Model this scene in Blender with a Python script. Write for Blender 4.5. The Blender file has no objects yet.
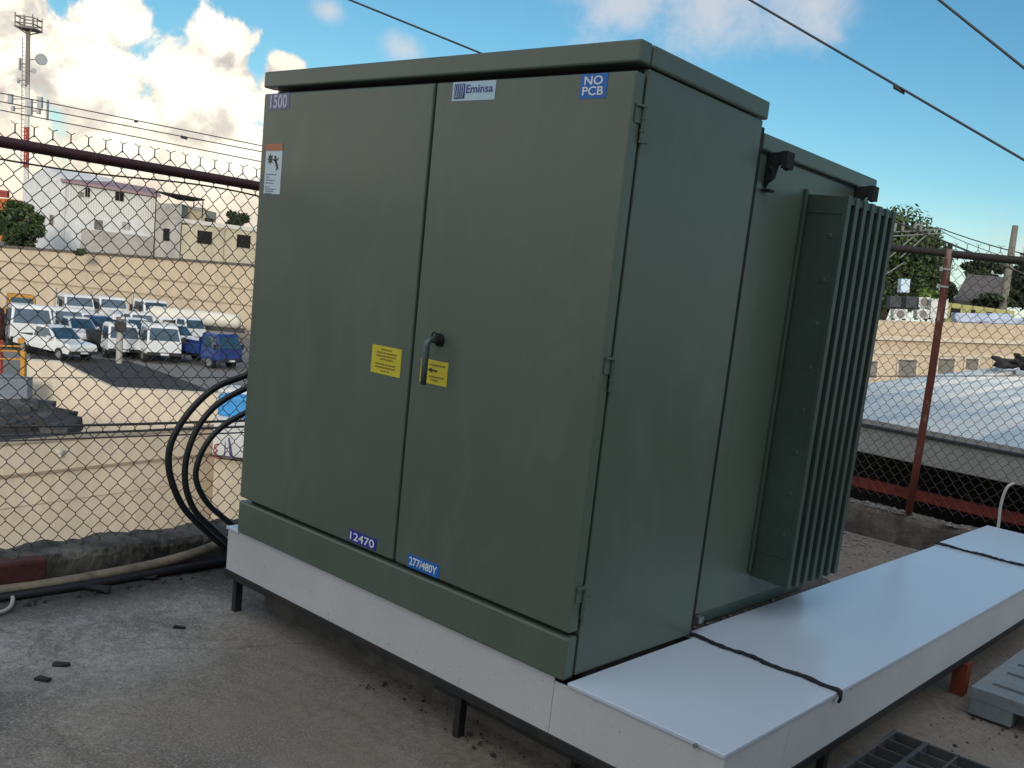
import bpy, bmesh, math, random
from mathutils import Vector as V, Matrix
rnd = random.Random(7)
sc = bpy.context.scene
col = sc.collection
R_ = math.radians

# ------------------------------------------------------------------ camera frame
yaw, pitch, roll, FL = -0.6608, -0.1609, 0.1241, 960.42
CX, CY = 611.61, 450.0
CAM = V((1.7403, -2.1426, 1.1724))
F = V((math.sin(yaw)*math.cos(pitch), math.cos(yaw)*math.cos(pitch), math.sin(pitch)))
r0 = V((math.cos(yaw), -math.sin(yaw), 0)); u0 = r0.cross(F)
RR = r0*math.cos(roll)+u0*math.sin(roll); UU = -r0*math.sin(roll)+u0*math.cos(roll)
def ray(x, y): return F+RR*((x-CX)/FL)-UU*((y-CY)/FL)
def at(x, y, dep): return CAM+ray(x, y)*dep
def on(x, y, ax, v):
    d = ray(x, y); return CAM+d*((v-CAM[ax])/d[ax])

FZ = -0.37      # roof floor
GZ = -5.6       # street / yard level

# ------------------------------------------------------------------ materials
def nodes(name):
    m = bpy.data.materials.new(name); m.use_nodes = True
    nt = m.node_tree; b = nt.nodes['Principled BSDF']
    return m, nt, b
def link(nt, a, b): nt.links.new(a, b)
def noise(nt, scale, detail=6, rough=.6, vec=None, dist=0):
    n = nt.nodes.new('ShaderNodeTexNoise'); n.inputs['Scale'].default_value = scale
    n.inputs['Detail'].default_value = detail; n.inputs['Roughness'].default_value = rough
    n.inputs['Distortion'].default_value = dist
    if vec is not None: link(nt, vec, n.inputs['Vector'])
    return n.outputs['Fac']
def ramp(nt, fac, stops):
    r = nt.nodes.new('ShaderNodeValToRGB'); e = r.color_ramp.elements
    while len(e) < len(stops): e.new(.5)
    for el, (p, c) in zip(e, stops):
        el.position = p; el.color = (c[0], c[1], c[2], 1) if hasattr(c, '__len__') else (c, c, c, 1)
    link(nt, fac, r.inputs['Fac']); return r.outputs['Color']
def mix(nt, fac, a, b, mode='MIX'):
    n = nt.nodes.new('ShaderNodeMix'); n.data_type = 'RGBA'; n.blend_type = mode
    for s, v in ((n.inputs[0], fac), (n.inputs[6], a), (n.inputs[7], b)):
        if hasattr(v, 'is_output') or hasattr(v, 'links'): link(nt, v, s)
        elif hasattr(v, '__len__'): s.default_value = (v[0], v[1], v[2], 1)
        else: s.default_value = v
    return n.outputs[2]
def coords(nt, scale=(1, 1, 1)):
    g = nt.nodes.new('ShaderNodeNewGeometry'); mp = nt.nodes.new('ShaderNodeMapping')
    mp.inputs['Scale'].default_value = scale
    link(nt, g.outputs['Position'], mp.inputs['Vector']); return mp.outputs['Vector']
def bump(nt, b, h, strength=.3, dist=.01):
    n = nt.nodes.new('ShaderNodeBump'); n.inputs['Strength'].default_value = strength
    n.inputs['Distance'].default_value = dist
    link(nt, h, n.inputs['Height']); link(nt, n.outputs['Normal'], b.inputs['Normal'])

def mat(name, c, rough=.5, metal=0, var=.12, scale=3, bmp=0, bscale=40, spec=.5, coat=0, stretch=(1, 1, 1)):
    """paint / metal / plaster with a little uneven tone"""
    m, nt, b = nodes(name); vec = coords(nt, stretch)
    n = noise(nt, scale, 8, .65, vec)
    lo = [x*(1-var) for x in c]; hi = [min(1, x*(1+var)) for x in c]
    link(nt, ramp(nt, n, [(.3, lo), (.7, hi)]), b.inputs['Base Color'])
    b.inputs['Roughness'].default_value = rough; b.inputs['Metallic'].default_value = metal
    b.inputs['Specular IOR Level'].default_value = spec
    b.inputs['Coat Weight'].default_value = coat
    if bmp: bump(nt, b, noise(nt, bscale, 4, .6, vec), bmp, .01)
    return m

def dirty(name, c, dirt, amount=.5, scale=2.5, rough=.6, bmp=.2, bscale=30, stretch=(1, 1, 1), spec=.4, metal=0, lo=.45, hi=.7):
    m, nt, b = nodes(name); vec = coords(nt, stretch)
    n1 = noise(nt, scale, 10, .68, vec, .4); n2 = noise(nt, scale*7, 6, .6, vec)
    base = ramp(nt, n2, [(.3, [x*.88 for x in c]), (.7, [min(1, x*1.1) for x in c])])
    f = ramp(nt, n1, [(lo, 0), (hi, amount)])
    link(nt, mix(nt, f, base, dirt), b.inputs['Base Color'])
    b.inputs['Roughness'].default_value = rough; b.inputs['Metallic'].default_value = metal
    b.inputs['Specular IOR Level'].default_value = spec
    if bmp: bump(nt, b, noise(nt, bscale, 6, .65, vec), bmp, .015)
    return m

M = {}
# dark olive transformer enamel: faint orange peel, scuffs and dust
def enamel():
    m, nt, b = nodes('green_enamel'); vec = coords(nt)
    n = noise(nt, 1.6, 6, .6, vec); sm = noise(nt, 5, 8, .7, coords(nt, (1, 1, .35)), .8); sp = noise(nt, 260, 2, .5, vec)
    c = ramp(nt, n, [(.3, (.086, .112, .084)), (.7, (.098, .126, .096))])
    c = mix(nt, ramp(nt, sm, [(.52, 0), (.78, .28)]), c, (.19, .20, .17))
    sk = noise(nt, 7, 6, .7, coords(nt, (1, 1, .06)), .2); c = mix(nt, ramp(nt, sk, [(.58, 0), (.8, .07)]), c, (.22, .22, .19))
    c = mix(nt, ramp(nt, sk, [(.22, .15), (.40, 0)]), c, (.06, .078, .058))
    c = mix(nt, ramp(nt, sp, [(.74, 0), (.78, .35)]), c, (.22, .22, .2))
    link(nt, c, b.inputs['Base Color'])
    r = ramp(nt, sm, [(.3, .27), (.75, .42)]); link(nt, r, b.inputs['Roughness'])
    b.inputs['Specular IOR Level'].default_value = .55
    bump(nt, b, noise(nt, 9, 3, .5, vec), .06, .01)
    return m
M['green'] = enamel()
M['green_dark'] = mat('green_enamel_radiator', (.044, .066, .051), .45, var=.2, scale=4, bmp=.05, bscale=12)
M['gap'] = mat('dark_seal', (.008, .009, .009), .8)
M['steel'] = dirty('bare_steel', (.30, .32, .32), (.12, .09, .06), .5, 8, .4, .1, metal=.7)
M['handle'] = dirty('worn_handle_steel', (.11, .14, .135), (.06, .06, .05), .5, 20, .4, .1, metal=.5)
M['white'] = mat('sky_tinted_sheet_metal', (.52, .59, .685), .24, var=.035, scale=.7, spec=.6)  # white top sheet with the blue of the reflected sky mixed into its colour
def white_wall():
    m, nt, b = nodes('white_sheet_metal_side'); vec = coords(nt)
    n = noise(nt, 2, 8, .6, vec); s = noise(nt, 14, 6, .7, coords(nt, (1, 1, .25)), 1.5); t = noise(nt, 60, 3, .6, vec)
    c = ramp(nt, n, [(.3, (.50, .485, .49)), (.7, (.57, .555, .56))])
    c = mix(nt, ramp(nt, s, [(.62, 0), (.70, .5)]), c, (.3, .27, .25))
    c = mix(nt, ramp(nt, t, [(.68, 0), (.71, .6)]), c, (.16, .14, .13))
    link(nt, c, b.inputs['Base Color']); b.inputs['Roughness'].default_value = .45
    return m
M['white_side'] = white_wall()
M['black_steel'] = dirty('black_angle_steel', (.018, .018, .02), (.07, .05, .04), .4, 9, .5, .15)
M['orange_leg'] = dirty('orange_primer', (.22, .048, .022), (.12, .05, .03), .6, 10, .6, .2)
M['cord'] = mat('black_cord', (.012, .014, .018), .7, bmp=.5, bscale=200)
M['cable'] = mat('black_cable', (.014, .014, .015), .45)
M['wire_far'] = mat('overhead_line', (.02, .02, .022), .6)

def floor_mat():
    m, nt, b = nodes('roof_concrete'); vec = coords(nt)
    big = noise(nt, .5, 5, .6, vec, .6); mid = noise(nt, 2.2, 12, .76, vec, .1); fine = noise(nt, 24, 10, .8, vec); grit = noise(nt, 120, 4, .75, vec)
    st = noise(nt, 1.1, 9, .72, coords(nt, (.5, 1, 1)), .25); wash = noise(nt, 1.7, 10, .75, coords(nt, (.7, 1, 1)), .2)
    c = ramp(nt, mid, [(.32, (.17, .16, .152)), (.45, (.30, .282, .268)), (.55, (.40, .378, .36)), (.68, (.54, .515, .49))])
    c = mix(nt, ramp(nt, big, [(.47, 0), (.56, .8)]), c, mix(nt, ramp(nt, mid, [(.4, 0), (.6, 1)]), (.19, .16, .135), (.37, .32, .275)))
    c = mix(nt, ramp(nt, wash, [(.52, 0), (.62, .7)]), c, (.47, .455, .43))
    c = mix(nt, ramp(nt, st, [(.52, 0), (.60, .8)]), c, (.15, .132, .12))
    c = mix(nt, ramp(nt, fine, [(.47, 0), (.60, .6)]), c, (.165, .153, .143))
    c = mix(nt, ramp(nt, fine, [(.34, .55), (.45, 0)]), c, (.58, .56, .54))
    c = mix(nt, ramp(nt, grit, [(.37, .5), (.46, 0)]), c, (.60, .58, .56))
    c = mix(nt, ramp(nt, grit, [(.54, 0), (.64, .6)]), c, (.06, .053, .048))
    sx = nt.nodes.new('ShaderNodeSeparateXYZ'); link(nt, vec, sx.inputs[0])
    def band(sock, a, b_):
        n = nt.nodes.new('ShaderNodeMapRange'); n.interpolation_type = 'SMOOTHSTEP'; link(nt, sock, n.inputs['Value'])
        n.inputs['From Min'].default_value = min(a, b_); n.inputs['From Max'].default_value = max(a, b_)
        if a > b_: n.inputs['To Min'].default_value = 1; n.inputs['To Max'].default_value = 0
        return n.outputs['Result']
    def mul(*a):
        r_ = a[0]
        for q in a[1:]:
            n = nt.nodes.new('ShaderNodeMath'); n.operation = 'MULTIPLY'; link(nt, r_, n.inputs[0]); link(nt, q, n.inputs[1]); r_ = n.outputs[0]
        return r_
    # brown silt washed against the platform, black mould along the left kerb
    c = mix(nt, mul(band(sx.outputs['Y'], -1.5, .1), band(sx.outputs['X'], -2.0, -.9), ramp(nt, mid, [(.38, .35), (.55, .85)])), c, mix(nt, ramp(nt, fine, [(.4, 0), (.6, 1)]), (.14, .11, .085), (.30, .245, .195)))
    c = mix(nt, mul(band(sx.outputs['X'], -2.05, -2.40), ramp(nt, mid, [(.38, .5), (.55, .95)])), c, (.04, .036, .033))
    cr = nt.nodes.new('ShaderNodeTexVoronoi'); cr.feature = 'DISTANCE_TO_EDGE'; cr.inputs['Scale'].default_value = .55
    wv = nt.nodes.new('ShaderNodeVectorMath'); wv.operation = 'MULTIPLY_ADD'; link(nt, nt.nodes['Noise Texture'].outputs['Color'] if 'Noise Texture' in nt.nodes else vec, wv.inputs[0]); wv.inputs[1].default_value = (.9, .9, .9); link(nt, vec, wv.inputs[2])
    link(nt, wv.outputs[0], cr.inputs['Vector'])
    c = mix(nt, ramp(nt, cr.outputs['Distance'], [(.0, .35), (.004, 0)]), c, (.05, .044, .04))
    link(nt, c, b.inputs['Base Color']); b.inputs['Roughness'].default_value = .92; b.inputs['Specular IOR Level'].default_value = .2
    h = mix(nt, .4, fine, grit); bump(nt, b, h, .9, .015)
    return m
M['floor'] = floor_mat()
M['kerb'] = dirty('mossy_kerb_concrete', (.17, .15, .13), (.025, .022, .02), .92, 5, .95, .9, 22, lo=.36, hi=.58)
M['kerb_pale'] = dirty('crumbling_kerb_concrete', (.14, .12, .10), (.06, .05, .045), .85, 6, .95, .9, 26, lo=.42, hi=.6)
M['pad'] = dirty('pad_concrete', (.13, .11, .095), (.04, .034, .03), .85, 7, .95, .8, 30)
M['rust'] = dirty('rusty_red_pipe', (.10, .022, .016), (.045, .02, .012), .8, 12, .7, .4, 60)
M['rust_pale'] = dirty('peeled_post_paint', (.13, .030, .020), (.33, .27, .21), .7, 5, .75, .4, 60, stretch=(1, 1, .3), lo=.52, hi=.58)
M['rail'] = dirty('painted_rail', (.075, .024, .024), (.02, .012, .010), .7, 10, .5, .3, 60)
M['rail_grey'] = dirty('weathered_rail', (.05, .038, .032), (.02, .015, .012), .7, 10, .65, .3, 60)
M['mesh'] = mat('chain_link_wire', (.075, .060, .050), .6, .3, .3, 20)
M['red_beam'] = dirty('red_oxide_beam', (.30, .045, .032), (.08, .02, .015), .6, 4, .6, .2)
M['red_plate'] = dirty('faded_red_paint', (.10, .03, .026), (.04, .028, .025), .85, 6, .8, .5, 40)
M['tan_pipe'] = dirty('tan_conduit', (.27, .22, .16), (.06, .05, .04), .85, 6, .55, .2)
M['pvc'] = dirty('white_pvc', (.55, .54, .5), (.25, .22, .18), .6, 9, .4, .1)
M['pallet_grey'] = dirty('grey_plastic', (.20, .23, .25), (.12, .12, .11), .5, 5, .6, .15)
M['pallet_black'] = dirty('black_plastic', (.045, .047, .05), (.16, .15, .14), .45, 4, .6, .15)
M['chip'] = mat('black_chip', (.02, .018, .016), .8)
M['pebble'] = mat('mortar_crumb', (.20, .18, .16), .95, var=.4, scale=30)
M['beige'] = dirty('beige_plaster', (.50, .405, .30), (.38, .30, .215), .55, .5, .9, .15, 8, stretch=(1, 1, .22))
M['beige_stain'] = dirty('stained_beige_plaster', (.62, .53, .42), (.28, .24, .19), .5, .6, .9, .2, 8, stretch=(1, 1, .35), lo=.5, hi=.75)
M['beige2'] = dirty('cream_plaster', (.62, .53, .41), (.47, .40, .30), .45, .6, .9, .1, 6, stretch=(1, 1, .3))
M['beige_dark'] = mat('beige_moulding', (.30, .24, .17), .9)
M['white_cream'] = mat('cream_trim', (.54, .47, .37), .85)
M['bwhite'] = dirty('white_render', (.60, .60, .60), (.42, .42, .42), .4, .3, .85, .1, 5)
def corr(name, c, freq, u):
    """vertical ribs along the wall direction u"""
    m, nt, b = nodes(name); pos = nt.nodes.new('ShaderNodeNewGeometry').outputs['Position']
    dt = nt.nodes.new('ShaderNodeVectorMath'); dt.operation = 'DOT_PRODUCT'; link(nt, pos, dt.inputs[0]); dt.inputs[1].default_value = u
    cx = nt.nodes.new('ShaderNodeCombineXYZ'); link(nt, dt.outputs['Value'], cx.inputs[0])
    g = nt.nodes.new('ShaderNodeTexWave'); g.wave_type = 'BANDS'; g.bands_direction = 'X'; g.inputs['Scale'].default_value = freq; link(nt, cx.outputs[0], g.inputs['Vector'])
    n = noise(nt, .6, 6, .6, coords(nt))
    link(nt, ramp(nt, n, [(.3, [x*.88 for x in c]), (.7, c)]), b.inputs['Base Color'])
    b.inputs['Roughness'].default_value = .5; bump(nt, b, g.outputs['Fac'], .7, .02); return m
M['clad'] = corr('ribbed_cladding', (.58, .57, .55), 1.7, (.745, .667, 0))
M['mauve'] = mat('mauve_roof', (.27, .18, .19), .6)
M['grey_block'] = dirty('bare_block', (.38, .36, .34), (.20, .19, .18), .6, .6, .95, .2, 6)
M['cream_block'] = dirty('old_cream_wall', (.45, .40, .30), (.25, .22, .17), .6, .5, .95, .2, 6)
M['dark_win'] = mat('dark_opening', (.008, .006, .006), .6, spec=.15)
M['grey_win'] = mat('window_shutter', (.15, .135, .12), .6, var=.25, scale=1)
M['winframe'] = mat('window_frame', (.5, .48, .44), .7)
M['shade_cloth'] = mat('black_shade_cloth', (.02, .018, .02), .9)
M['orange_wall'] = mat('orange_wall', (.45, .13, .03), .8)
M['asphalt'] = dirty('fresh_asphalt', (.035, .035, .037), (.06, .06, .06), .5, .5, .9, .2, 20)
M['ground'] = dirty('yard_ground', (.17, .165, .16), (.09, .085, .08), .6, .08, .95, .2, 3)
M['membrane'] = dirty('black_roof_membrane', (.03, .03, .032), (.11, .105, .10), .7, 1.2, .75, .5, 6, lo=.5, hi=.62)
M['blue_grey'] = dirty('blue_grey_sheet', (.16, .19, .23), (.10, .11, .12), .4, 1, .5, .1)
M['yellow'] = dirty('machine_yellow', (.48, .24, .035), (.22, .09, .03), .5, 2, .6, .1)
M['blue_tarp'] = mat('blue_tarp', (.04, .25, .55), .5, var=.3, scale=1.5, bmp=.3, bscale=6)
M['vwhite'] = mat('vehicle_white', (.66, .67, .68), .3, var=.14, scale=1.5, coat=.3)
M['vblue'] = mat('vehicle_blue', (.015, .04, .17), .3, var=.1, scale=1, coat=.4)
M['vcream'] = mat('tank_cream', (.62, .58, .50), .5, var=.12, scale=.6)
M['glass'] = mat('vehicle_glass', (.03, .065, .10), .08, var=.5, scale=1.2, spec=.8)
M['tyre'] = mat('tyre', (.015, .015, .015), .85)
M['rim'] = mat('wheel_rim', (.35, .35, .36), .4, .6)
M['trim'] = mat('black_trim', (.02, .02, .022), .6)
M['lamp'] = mat('headlamp_glass', (.6, .62, .62), .15)
M['metal_roof'] = dirty('weathered_metal_roof', (.46, .53, .575), (.72, .71, .68), .85, 1.3, .65, .06, 8, stretch=(1.5, .05, 1), metal=.05, lo=.44, hi=.56)
M['fascia'] = dirty('grey_gutter', (.36, .35, .335), (.25, .24, .22), .6, 1.5, .6, .1)
M['shade_wall'] = mat('shed_shade_wall', (.012, .010, .010), .9)  # near-black colour stands for the shade inside the open shed
M['trunk'] = mat('bark', (.10, .075, .05), .9, bmp=.5, bscale=8)
M['pole'] = dirty('weathered_pole', (.16, .15, .12), (.09, .09, .06), .5, .8, .9, .2, 4)
M['ac'] = mat('ac_white', (.55, .55, .53), .6); M['ac_fan'] = mat('ac_grille', (.16, .14, .13), .7); M['ac_dark'] = mat('ac_dark', (.012, .02, .03), .6)
M['yellow_wall'] = dirty('yellow_lime_wall', (.33, .32, .13), (.22, .22, .09), .5, .5, .85, .1)
M['roof_brown'] = mat('grey_brown_roof', (.10, .088, .084), .8, var=.2, scale=1)
M['tower_steel'] = mat('tower_steel', (.20, .17, .15), .6); M['tower_white'] = mat('tower_white', (.6, .58, .55), .6); M['tower_red'] = mat('tower_red', (.28, .045, .03), .6)
M['dish'] = mat('dish_grey', (.38, .39, .40), .6)
M['pale_steel'] = mat('pale_steel_frame', (.16, .165, .165), .7)
M['cone'] = mat('cone_red', (.45, .05, .03), .6)
def leaf(name, a, b_):
    m, nt, b = nodes(name); n = noise(nt, .55, 4, .6, coords(nt)); o = noise(nt, 3, 3, .6, coords(nt))
    c = mix(nt, o, a, b_); c2 = mix(nt, ramp(nt, n, [(.35, 0), (.65, 1)]), c, [x*1.5 for x in b_])
    link(nt, c2, b.inputs['Base Color']); b.inputs['Roughness'].default_value = .6
    b.inputs['Subsurface Weight'].default_value = 0
    return m
M['leaf'] = leaf('leaf_green', (.015, .030, .008), (.036, .062, .014))
M['leaf_dark'] = leaf('leaf_dark', (.010, .020, .007), (.022, .038, .013))
M['leaf_lime'] = leaf('leaf_bright', (.05, .10, .015), (.10, .17, .03))
# label colours
for k, c in dict(s_white=(.62, .68, .74), s_violet=(.16, .15, .27), s_blue=(.006, .13, .46), s_navy=(.025, .03, .28), s_yellow=(.62, .50, .03),
                 s_orange=(.45, .15, .07), s_lblue=(.45, .58, .68), t_white=(.75, .76, .80), t_lilac=(.55, .52, .62), t_black=(.02, .02, .02), t_navy=(.03, .05, .20), t_olive=(.20, .15, .02), t_grey=(.16, .2, .25), s_red=(.35, .03, .04), t_purple=(.10, .06, .18)).items():
    M[k] = mat('label_'+k, c, .45, var=.06, scale=20)

# ------------------------------------------------------------------ mesh helpers
def wl(o):
    p = V((0, 0, 0))
    while o is not None: p = p+o.location; o = o.parent
    return p
class MB:
    def __init__(s): s.v = []; s.f = []
    def add(s, vs, fs):
        n = len(s.v); s.v += [V(p) for p in vs]; s.f += [tuple(i+n for i in f) for f in fs]; return s
    def hexa(s, p): # 8 corners: bottom 4 ccw, top 4
        return s.add(p, [(3, 2, 1, 0), (4, 5, 6, 7), (0, 1, 5, 4), (1, 2, 6, 5), (2, 3, 7, 6), (3, 0, 4, 7)])
    def box(s, x0, x1, y0, y1, z0, z1):
        return s.hexa([(x0, y0, z0), (x1, y0, z0), (x1, y1, z0), (x0, y1, z0), (x0, y0, z1), (x1, y0, z1), (x1, y1, z1), (x0, y1, z1)])
    def obox(s, c, a, b, d): # half-axis vectors
        c, a, b, d = V(c), V(a), V(b), V(d)
        return s.hexa([c-a-b-d, c+a-b-d, c+a+b-d, c-a+b-d, c-a-b+d, c+a-b+d, c+a+b+d, c-a+b+d])
    def prism(s, poly, ext):
        n = len(poly); ext = V(ext); a = [V(p) for p in poly]; b = [p+ext for p in a]
        return s.add(a+b, [tuple(range(n-1, -1, -1)), tuple(range(n, 2*n))]+[(i, (i+1) % n, n+(i+1) % n, n+i) for i in range(n)])
    def tube(s, pts, r, n=8, caps=True, closed=False):
        pts = [V(p) for p in pts]; k = len(pts); vs = []; fs = []; prev = None
        for i, p in enumerate(pts):
            t = (pts[min(i+1, k-1)]-pts[max(i-1, 0)])
            t = t.normalized() if t.length > 1e-9 else V((0, 0, 1))
            if prev is None:
                a = t.cross(V((0, 0, 1)) if abs(t.z) < .9 else V((1, 0, 0))).normalized()
            else:
                a = (prev-t*prev.dot(t)).normalized()
            prev = a; b = t.cross(a); rr = r[i] if hasattr(r, '__len__') else r
            for j in range(n):
                w = 2*math.pi*j/n; vs.append(p+a*(rr*math.cos(w))+b*(rr*math.sin(w)))
        for i in range(k-1):
            for j in range(n):
                j2 = (j+1) % n; fs.append((i*n+j, i*n+j2, (i+1)*n+j2, (i+1)*n+j))
        if caps: fs.append(tuple(range(n-1, -1, -1))); fs.append(tuple((k-1)*n+j for j in range(n)))
        return s.add(vs, fs)
    def cyl(s, p0, p1, r, n=16): return s.tube([p0, p1], r, n)
    def build(s, name, m, parent=None, local=False, bevel=0, smooth=False, origin=None):
        me = bpy.data.meshes.new(name); o = bpy.data.objects.new(name, me); col.objects.link(o)
        off = V((0, 0, 0))
        if parent is not None:
            o.parent = parent
            if not local: off = wl(parent)
        elif origin is not None: off = V(origin); o.location = off
        elif not local:
            xs = [p.x for p in s.v]; ys = [p.y for p in s.v]
            off = V(((min(xs)+max(xs))/2, (min(ys)+max(ys))/2, min(p.z for p in s.v))); o.location = off
        me.from_pydata([p-off for p in s.v], [], s.f); me.materials.append(M[m] if isinstance(m, str) else m)
        bm = bmesh.new(); bm.from_mesh(me); bmesh.ops.recalc_face_normals(bm, faces=bm.faces); bm.to_mesh(me); bm.free()
        if smooth:
            for p in me.polygons: p.use_smooth = True
        if bevel:
            b = o.modifiers.new('Bevel', 'BEVEL'); b.width = bevel; b.segments = 2; b.limit_method = 'ANGLE'; b.angle_limit = R_(40)
        return o
def thing(name, label, cat, loc, group=None, rz=0):
    o = bpy.data.objects.new(name, None); o.empty_display_size = .1; col.objects.link(o)
    o.location = loc; o.rotation_euler = (0, 0, rz); o['label'] = label; o['category'] = cat
    if group: o['group'] = group
    return o
def tag(o, label, cat, group=None):
    o['label'] = label; o['category'] = cat
    if group: o['group'] = group
    return o
def struct(o): o['kind'] = 'structure'; return o
def copy_tree(o, parent=None):
    c = o.copy(); col.objects.link(c)
    if parent is not None: c.parent = parent
    for ch in list(o.children): copy_tree(ch, c)
    return c
def text_mb(body, x0, x1, z0, z1, y, bold=.0, thick=.0012):
    """raised lettering fitted into a rectangle of the plane y, facing -Y"""
    cu = bpy.data.curves.new('t', 'FONT'); cu.body = body; cu.offset = bold; cu.resolution_u = 4; cu.align_x = 'CENTER'; cu.space_line = .86
    ob = bpy.data.objects.new('t', cu); col.objects.link(ob); dg = bpy.context.evaluated_depsgraph_get(); dg.update()
    me = bpy.data.meshes.new_from_object(ob.evaluated_get(dg)); mb = MB()
    xs = [v.co.x for v in me.vertices]; ys = [v.co.y for v in me.vertices]
    fx = lambda a: x0+(a-min(xs))/(max(xs)-min(xs))*(x1-x0); fz = lambda a: z0+(a-min(ys))/(max(ys)-min(ys))*(z1-z0)
    mb.add([(fx(v.co.x), y-thick, fz(v.co.y)) for v in me.vertices], [tuple(p.vertices) for p in me.polygons])
    bpy.data.objects.remove(ob); bpy.data.curves.remove(cu); bpy.data.meshes.remove(me)
    return mb

# ------------------------------------------------------------------ ground and own roof
def grid_sheet(x0, x1, y0, y1, nx, ny, zf):
    mb = MB(); vs = []; fs = []
    for j in range(ny+1):
        for i in range(nx+1):
            x = x0+(x1-x0)*i/nx; y = y0+(y1-y0)*j/ny; vs.append((x, y, zf(x, y)))
    for j in range(ny):
        for i in range(nx): a = j*(nx+1)+i; fs.append((a, a+1, a+nx+2, a+nx+1))
    return mb.add(vs, fs)
from mathutils import noise as mn
struct(MB().add([(-3000, -3000, GZ), (3000, -3000, GZ), (3000, 3000, GZ), (-3000, 3000, GZ)], [(0, 1, 2, 3)]).build('ground', 'ground', origin=(0, 0, GZ)))
def fz_(x, y): return FZ+.010*mn.noise(V((x*.9, y*.9, 0)))+.006*mn.noise(V((x*4, y*4, 3)))
struct(grid_sheet(-2.62, 12, -14, 4.62, 260, 330, fz_).build('roof_floor', 'floor', smooth=True))
struct(MB().box(-2.80, 12, -14, 4.78, GZ+.01, FZ-.04).build('roof_slab', 'kerb_pale'))

def crumbly(x0, x1, y0, y1, z0, z1, n, axis, amp=.02, seed=0):
    """rough kerb: a long bar whose upper edges are broken and lumpy"""
    mb = MB(); vs = []; fs = []; m = 9
    for i in range(n+1):
        t = i/n
        prof = []
        for k, (a, z) in enumerate([(0, 0), (0, .5), (0, .88), (.08, 1), (.35, 1.03), (.65, 1.02), (.92, 1), (1, .85), (1, 0)]):
            if axis == 'y': p = V((x1-(x1-x0)*a, y0+(y1-y0)*t, z0+(z1-z0)*z))
            else: p = V((x0+(x1-x0)*t, y0+(y1-y0)*a, z0+(z1-z0)*z))
            if z > .2:
                q = p*7+V((seed, seed, 0)); d = V((mn.noise(q), mn.noise(q+V((9, 0, 0))), mn.noise(q+V((0, 9, 0)))*1.2))
                q2 = p*34; d += .8*V((mn.noise(q2), mn.noise(q2+V((5, 0, 0))), mn.noise(q2+V((0, 5, 0)))))
                p = p+d*amp*(1 if z > .8 else .35)
            vs.append(p)
    for i in range(n):
        for k in range(m): fs.append((i*m+k, i*m+(k+1) % m, (i+1)*m+(k+1) % m, (i+1)*m+k))
    fs.append(tuple(range(m))); fs.append(tuple(n*m+k for k in range(m)))
    return mb.add(vs, fs)
o = crumbly(-2.80, -2.56, -7, 4.55, FZ-.05, -.235, 900, 'y', .016, 3).build('kerb', 'kerb')
tag(o, 'low dark mossy concrete kerb under the left chain link fence', 'kerb')
o = crumbly(-2.78, 7, 4.58, 4.80, FZ-.05, -.150, 900, 'x', .013, 8).build('kerb', 'kerb_pale')
tag(o, 'crumbling pale concrete kerb under the right fence with the rusty post', 'kerb')

# unseen stair house shape added to keep the low sun off this roof corner
hx_, hn_ = V((.669, .743, 0)), V((.743, -.669, 0)); hc = V((7.0, -5.4, 0))
shs = thing('added_sun_block', 'added beige sun-blocking house shape with a grey steel door, out of view', 'sun block', (hc.x, hc.y, FZ))
MB().obox(hc+V((0, 0, 2.5)), hx_*4.9, hn_*1.4, V((0, 0, 2.9))).build('wall', 'beige', shs)
MB().obox(hc+V((0, 0, 5.46)), hx_*5.1, hn_*1.6, V((0, 0, .055))).build('roof', 'kerb_pale', shs)
dq_ = MB().obox(hc-hn_*1.42+hx_*1.0+V((0, 0, .68)), hx_*.45, hn_*.03, V((0, 0, 1.02))).build('door', 'fascia', shs)
MB().obox(hc-hn_*1.47+hx_*.66+V((0, 0, .66)), hx_*.06, hn_*.02, V((0, 0, .02))).build('handle', 'steel', dq_)

# ------------------------------------------------------------------ transformer
W, D, H, ZL, ZS, TW = 1.845, .702, 1.85, 1.79, .137, .833
tr = thing('pad_mounted_transformer', 'large dark green metal transformer cabinet with doors and finned radiator on white platform', 'transformer', (-W/2, .7, 0))
body = MB().box(-W+.004, 0, .052, .685, .006, ZL-.004).build('cabinet_body', 'green', tr, bevel=.004)
MB().box(-W+.02, -.02, .044, .0515, .02, ZL-.006).build('door_seal', 'gap', tr)
# doors: folded sheet with rounded edge
dl = MB().box(-W, -TW-.006, 0, .043, ZS+.014, ZL-.022).build('door', 'green', tr, bevel=.006)
dr = MB().box(-TW+.006, -.001, 0, .043, ZS+.014, ZL-.022).build('door', 'green', tr, bevel=.006)
MB().box(-W, 0, -.003, .045, 0, ZS).build('sill', 'green', tr, bevel=.008)
lid = MB().box(-W-.006, .006, -.002, .050, ZL, H).build('lid', 'green', tr, bevel=.006)
MB().box(-W-.006, .008, .053, D, ZL, H-.001).build('roof_panel', 'green', tr, bevel=.007)
# vertical seam strip at the rear edge of the side
MB().box(-W+.02, -.012, .688, .720, .02, ZL-.02).build('rear_joint', 'gap', tr)
for zc in (1.635, .935, .245):
    h = MB().cyl((.006, .047, zc-.045), (.006, .047, zc+.045), .0075, 10)
    for k in (-.048, -.018, .015, .048): h.cyl((.006, .047, zc+k-.003), (.006, .047, zc+k+.003), .0095, 10)
    h.box(.0005, .003, .012, .044, zc+.0, zc+.045).box(.0005, .004, .054, .085, zc-.045, zc+.01).box(.001, .012, .012, .05, zc+.043, zc+.049)
    h.build('hinge', 'green', tr)
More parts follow.
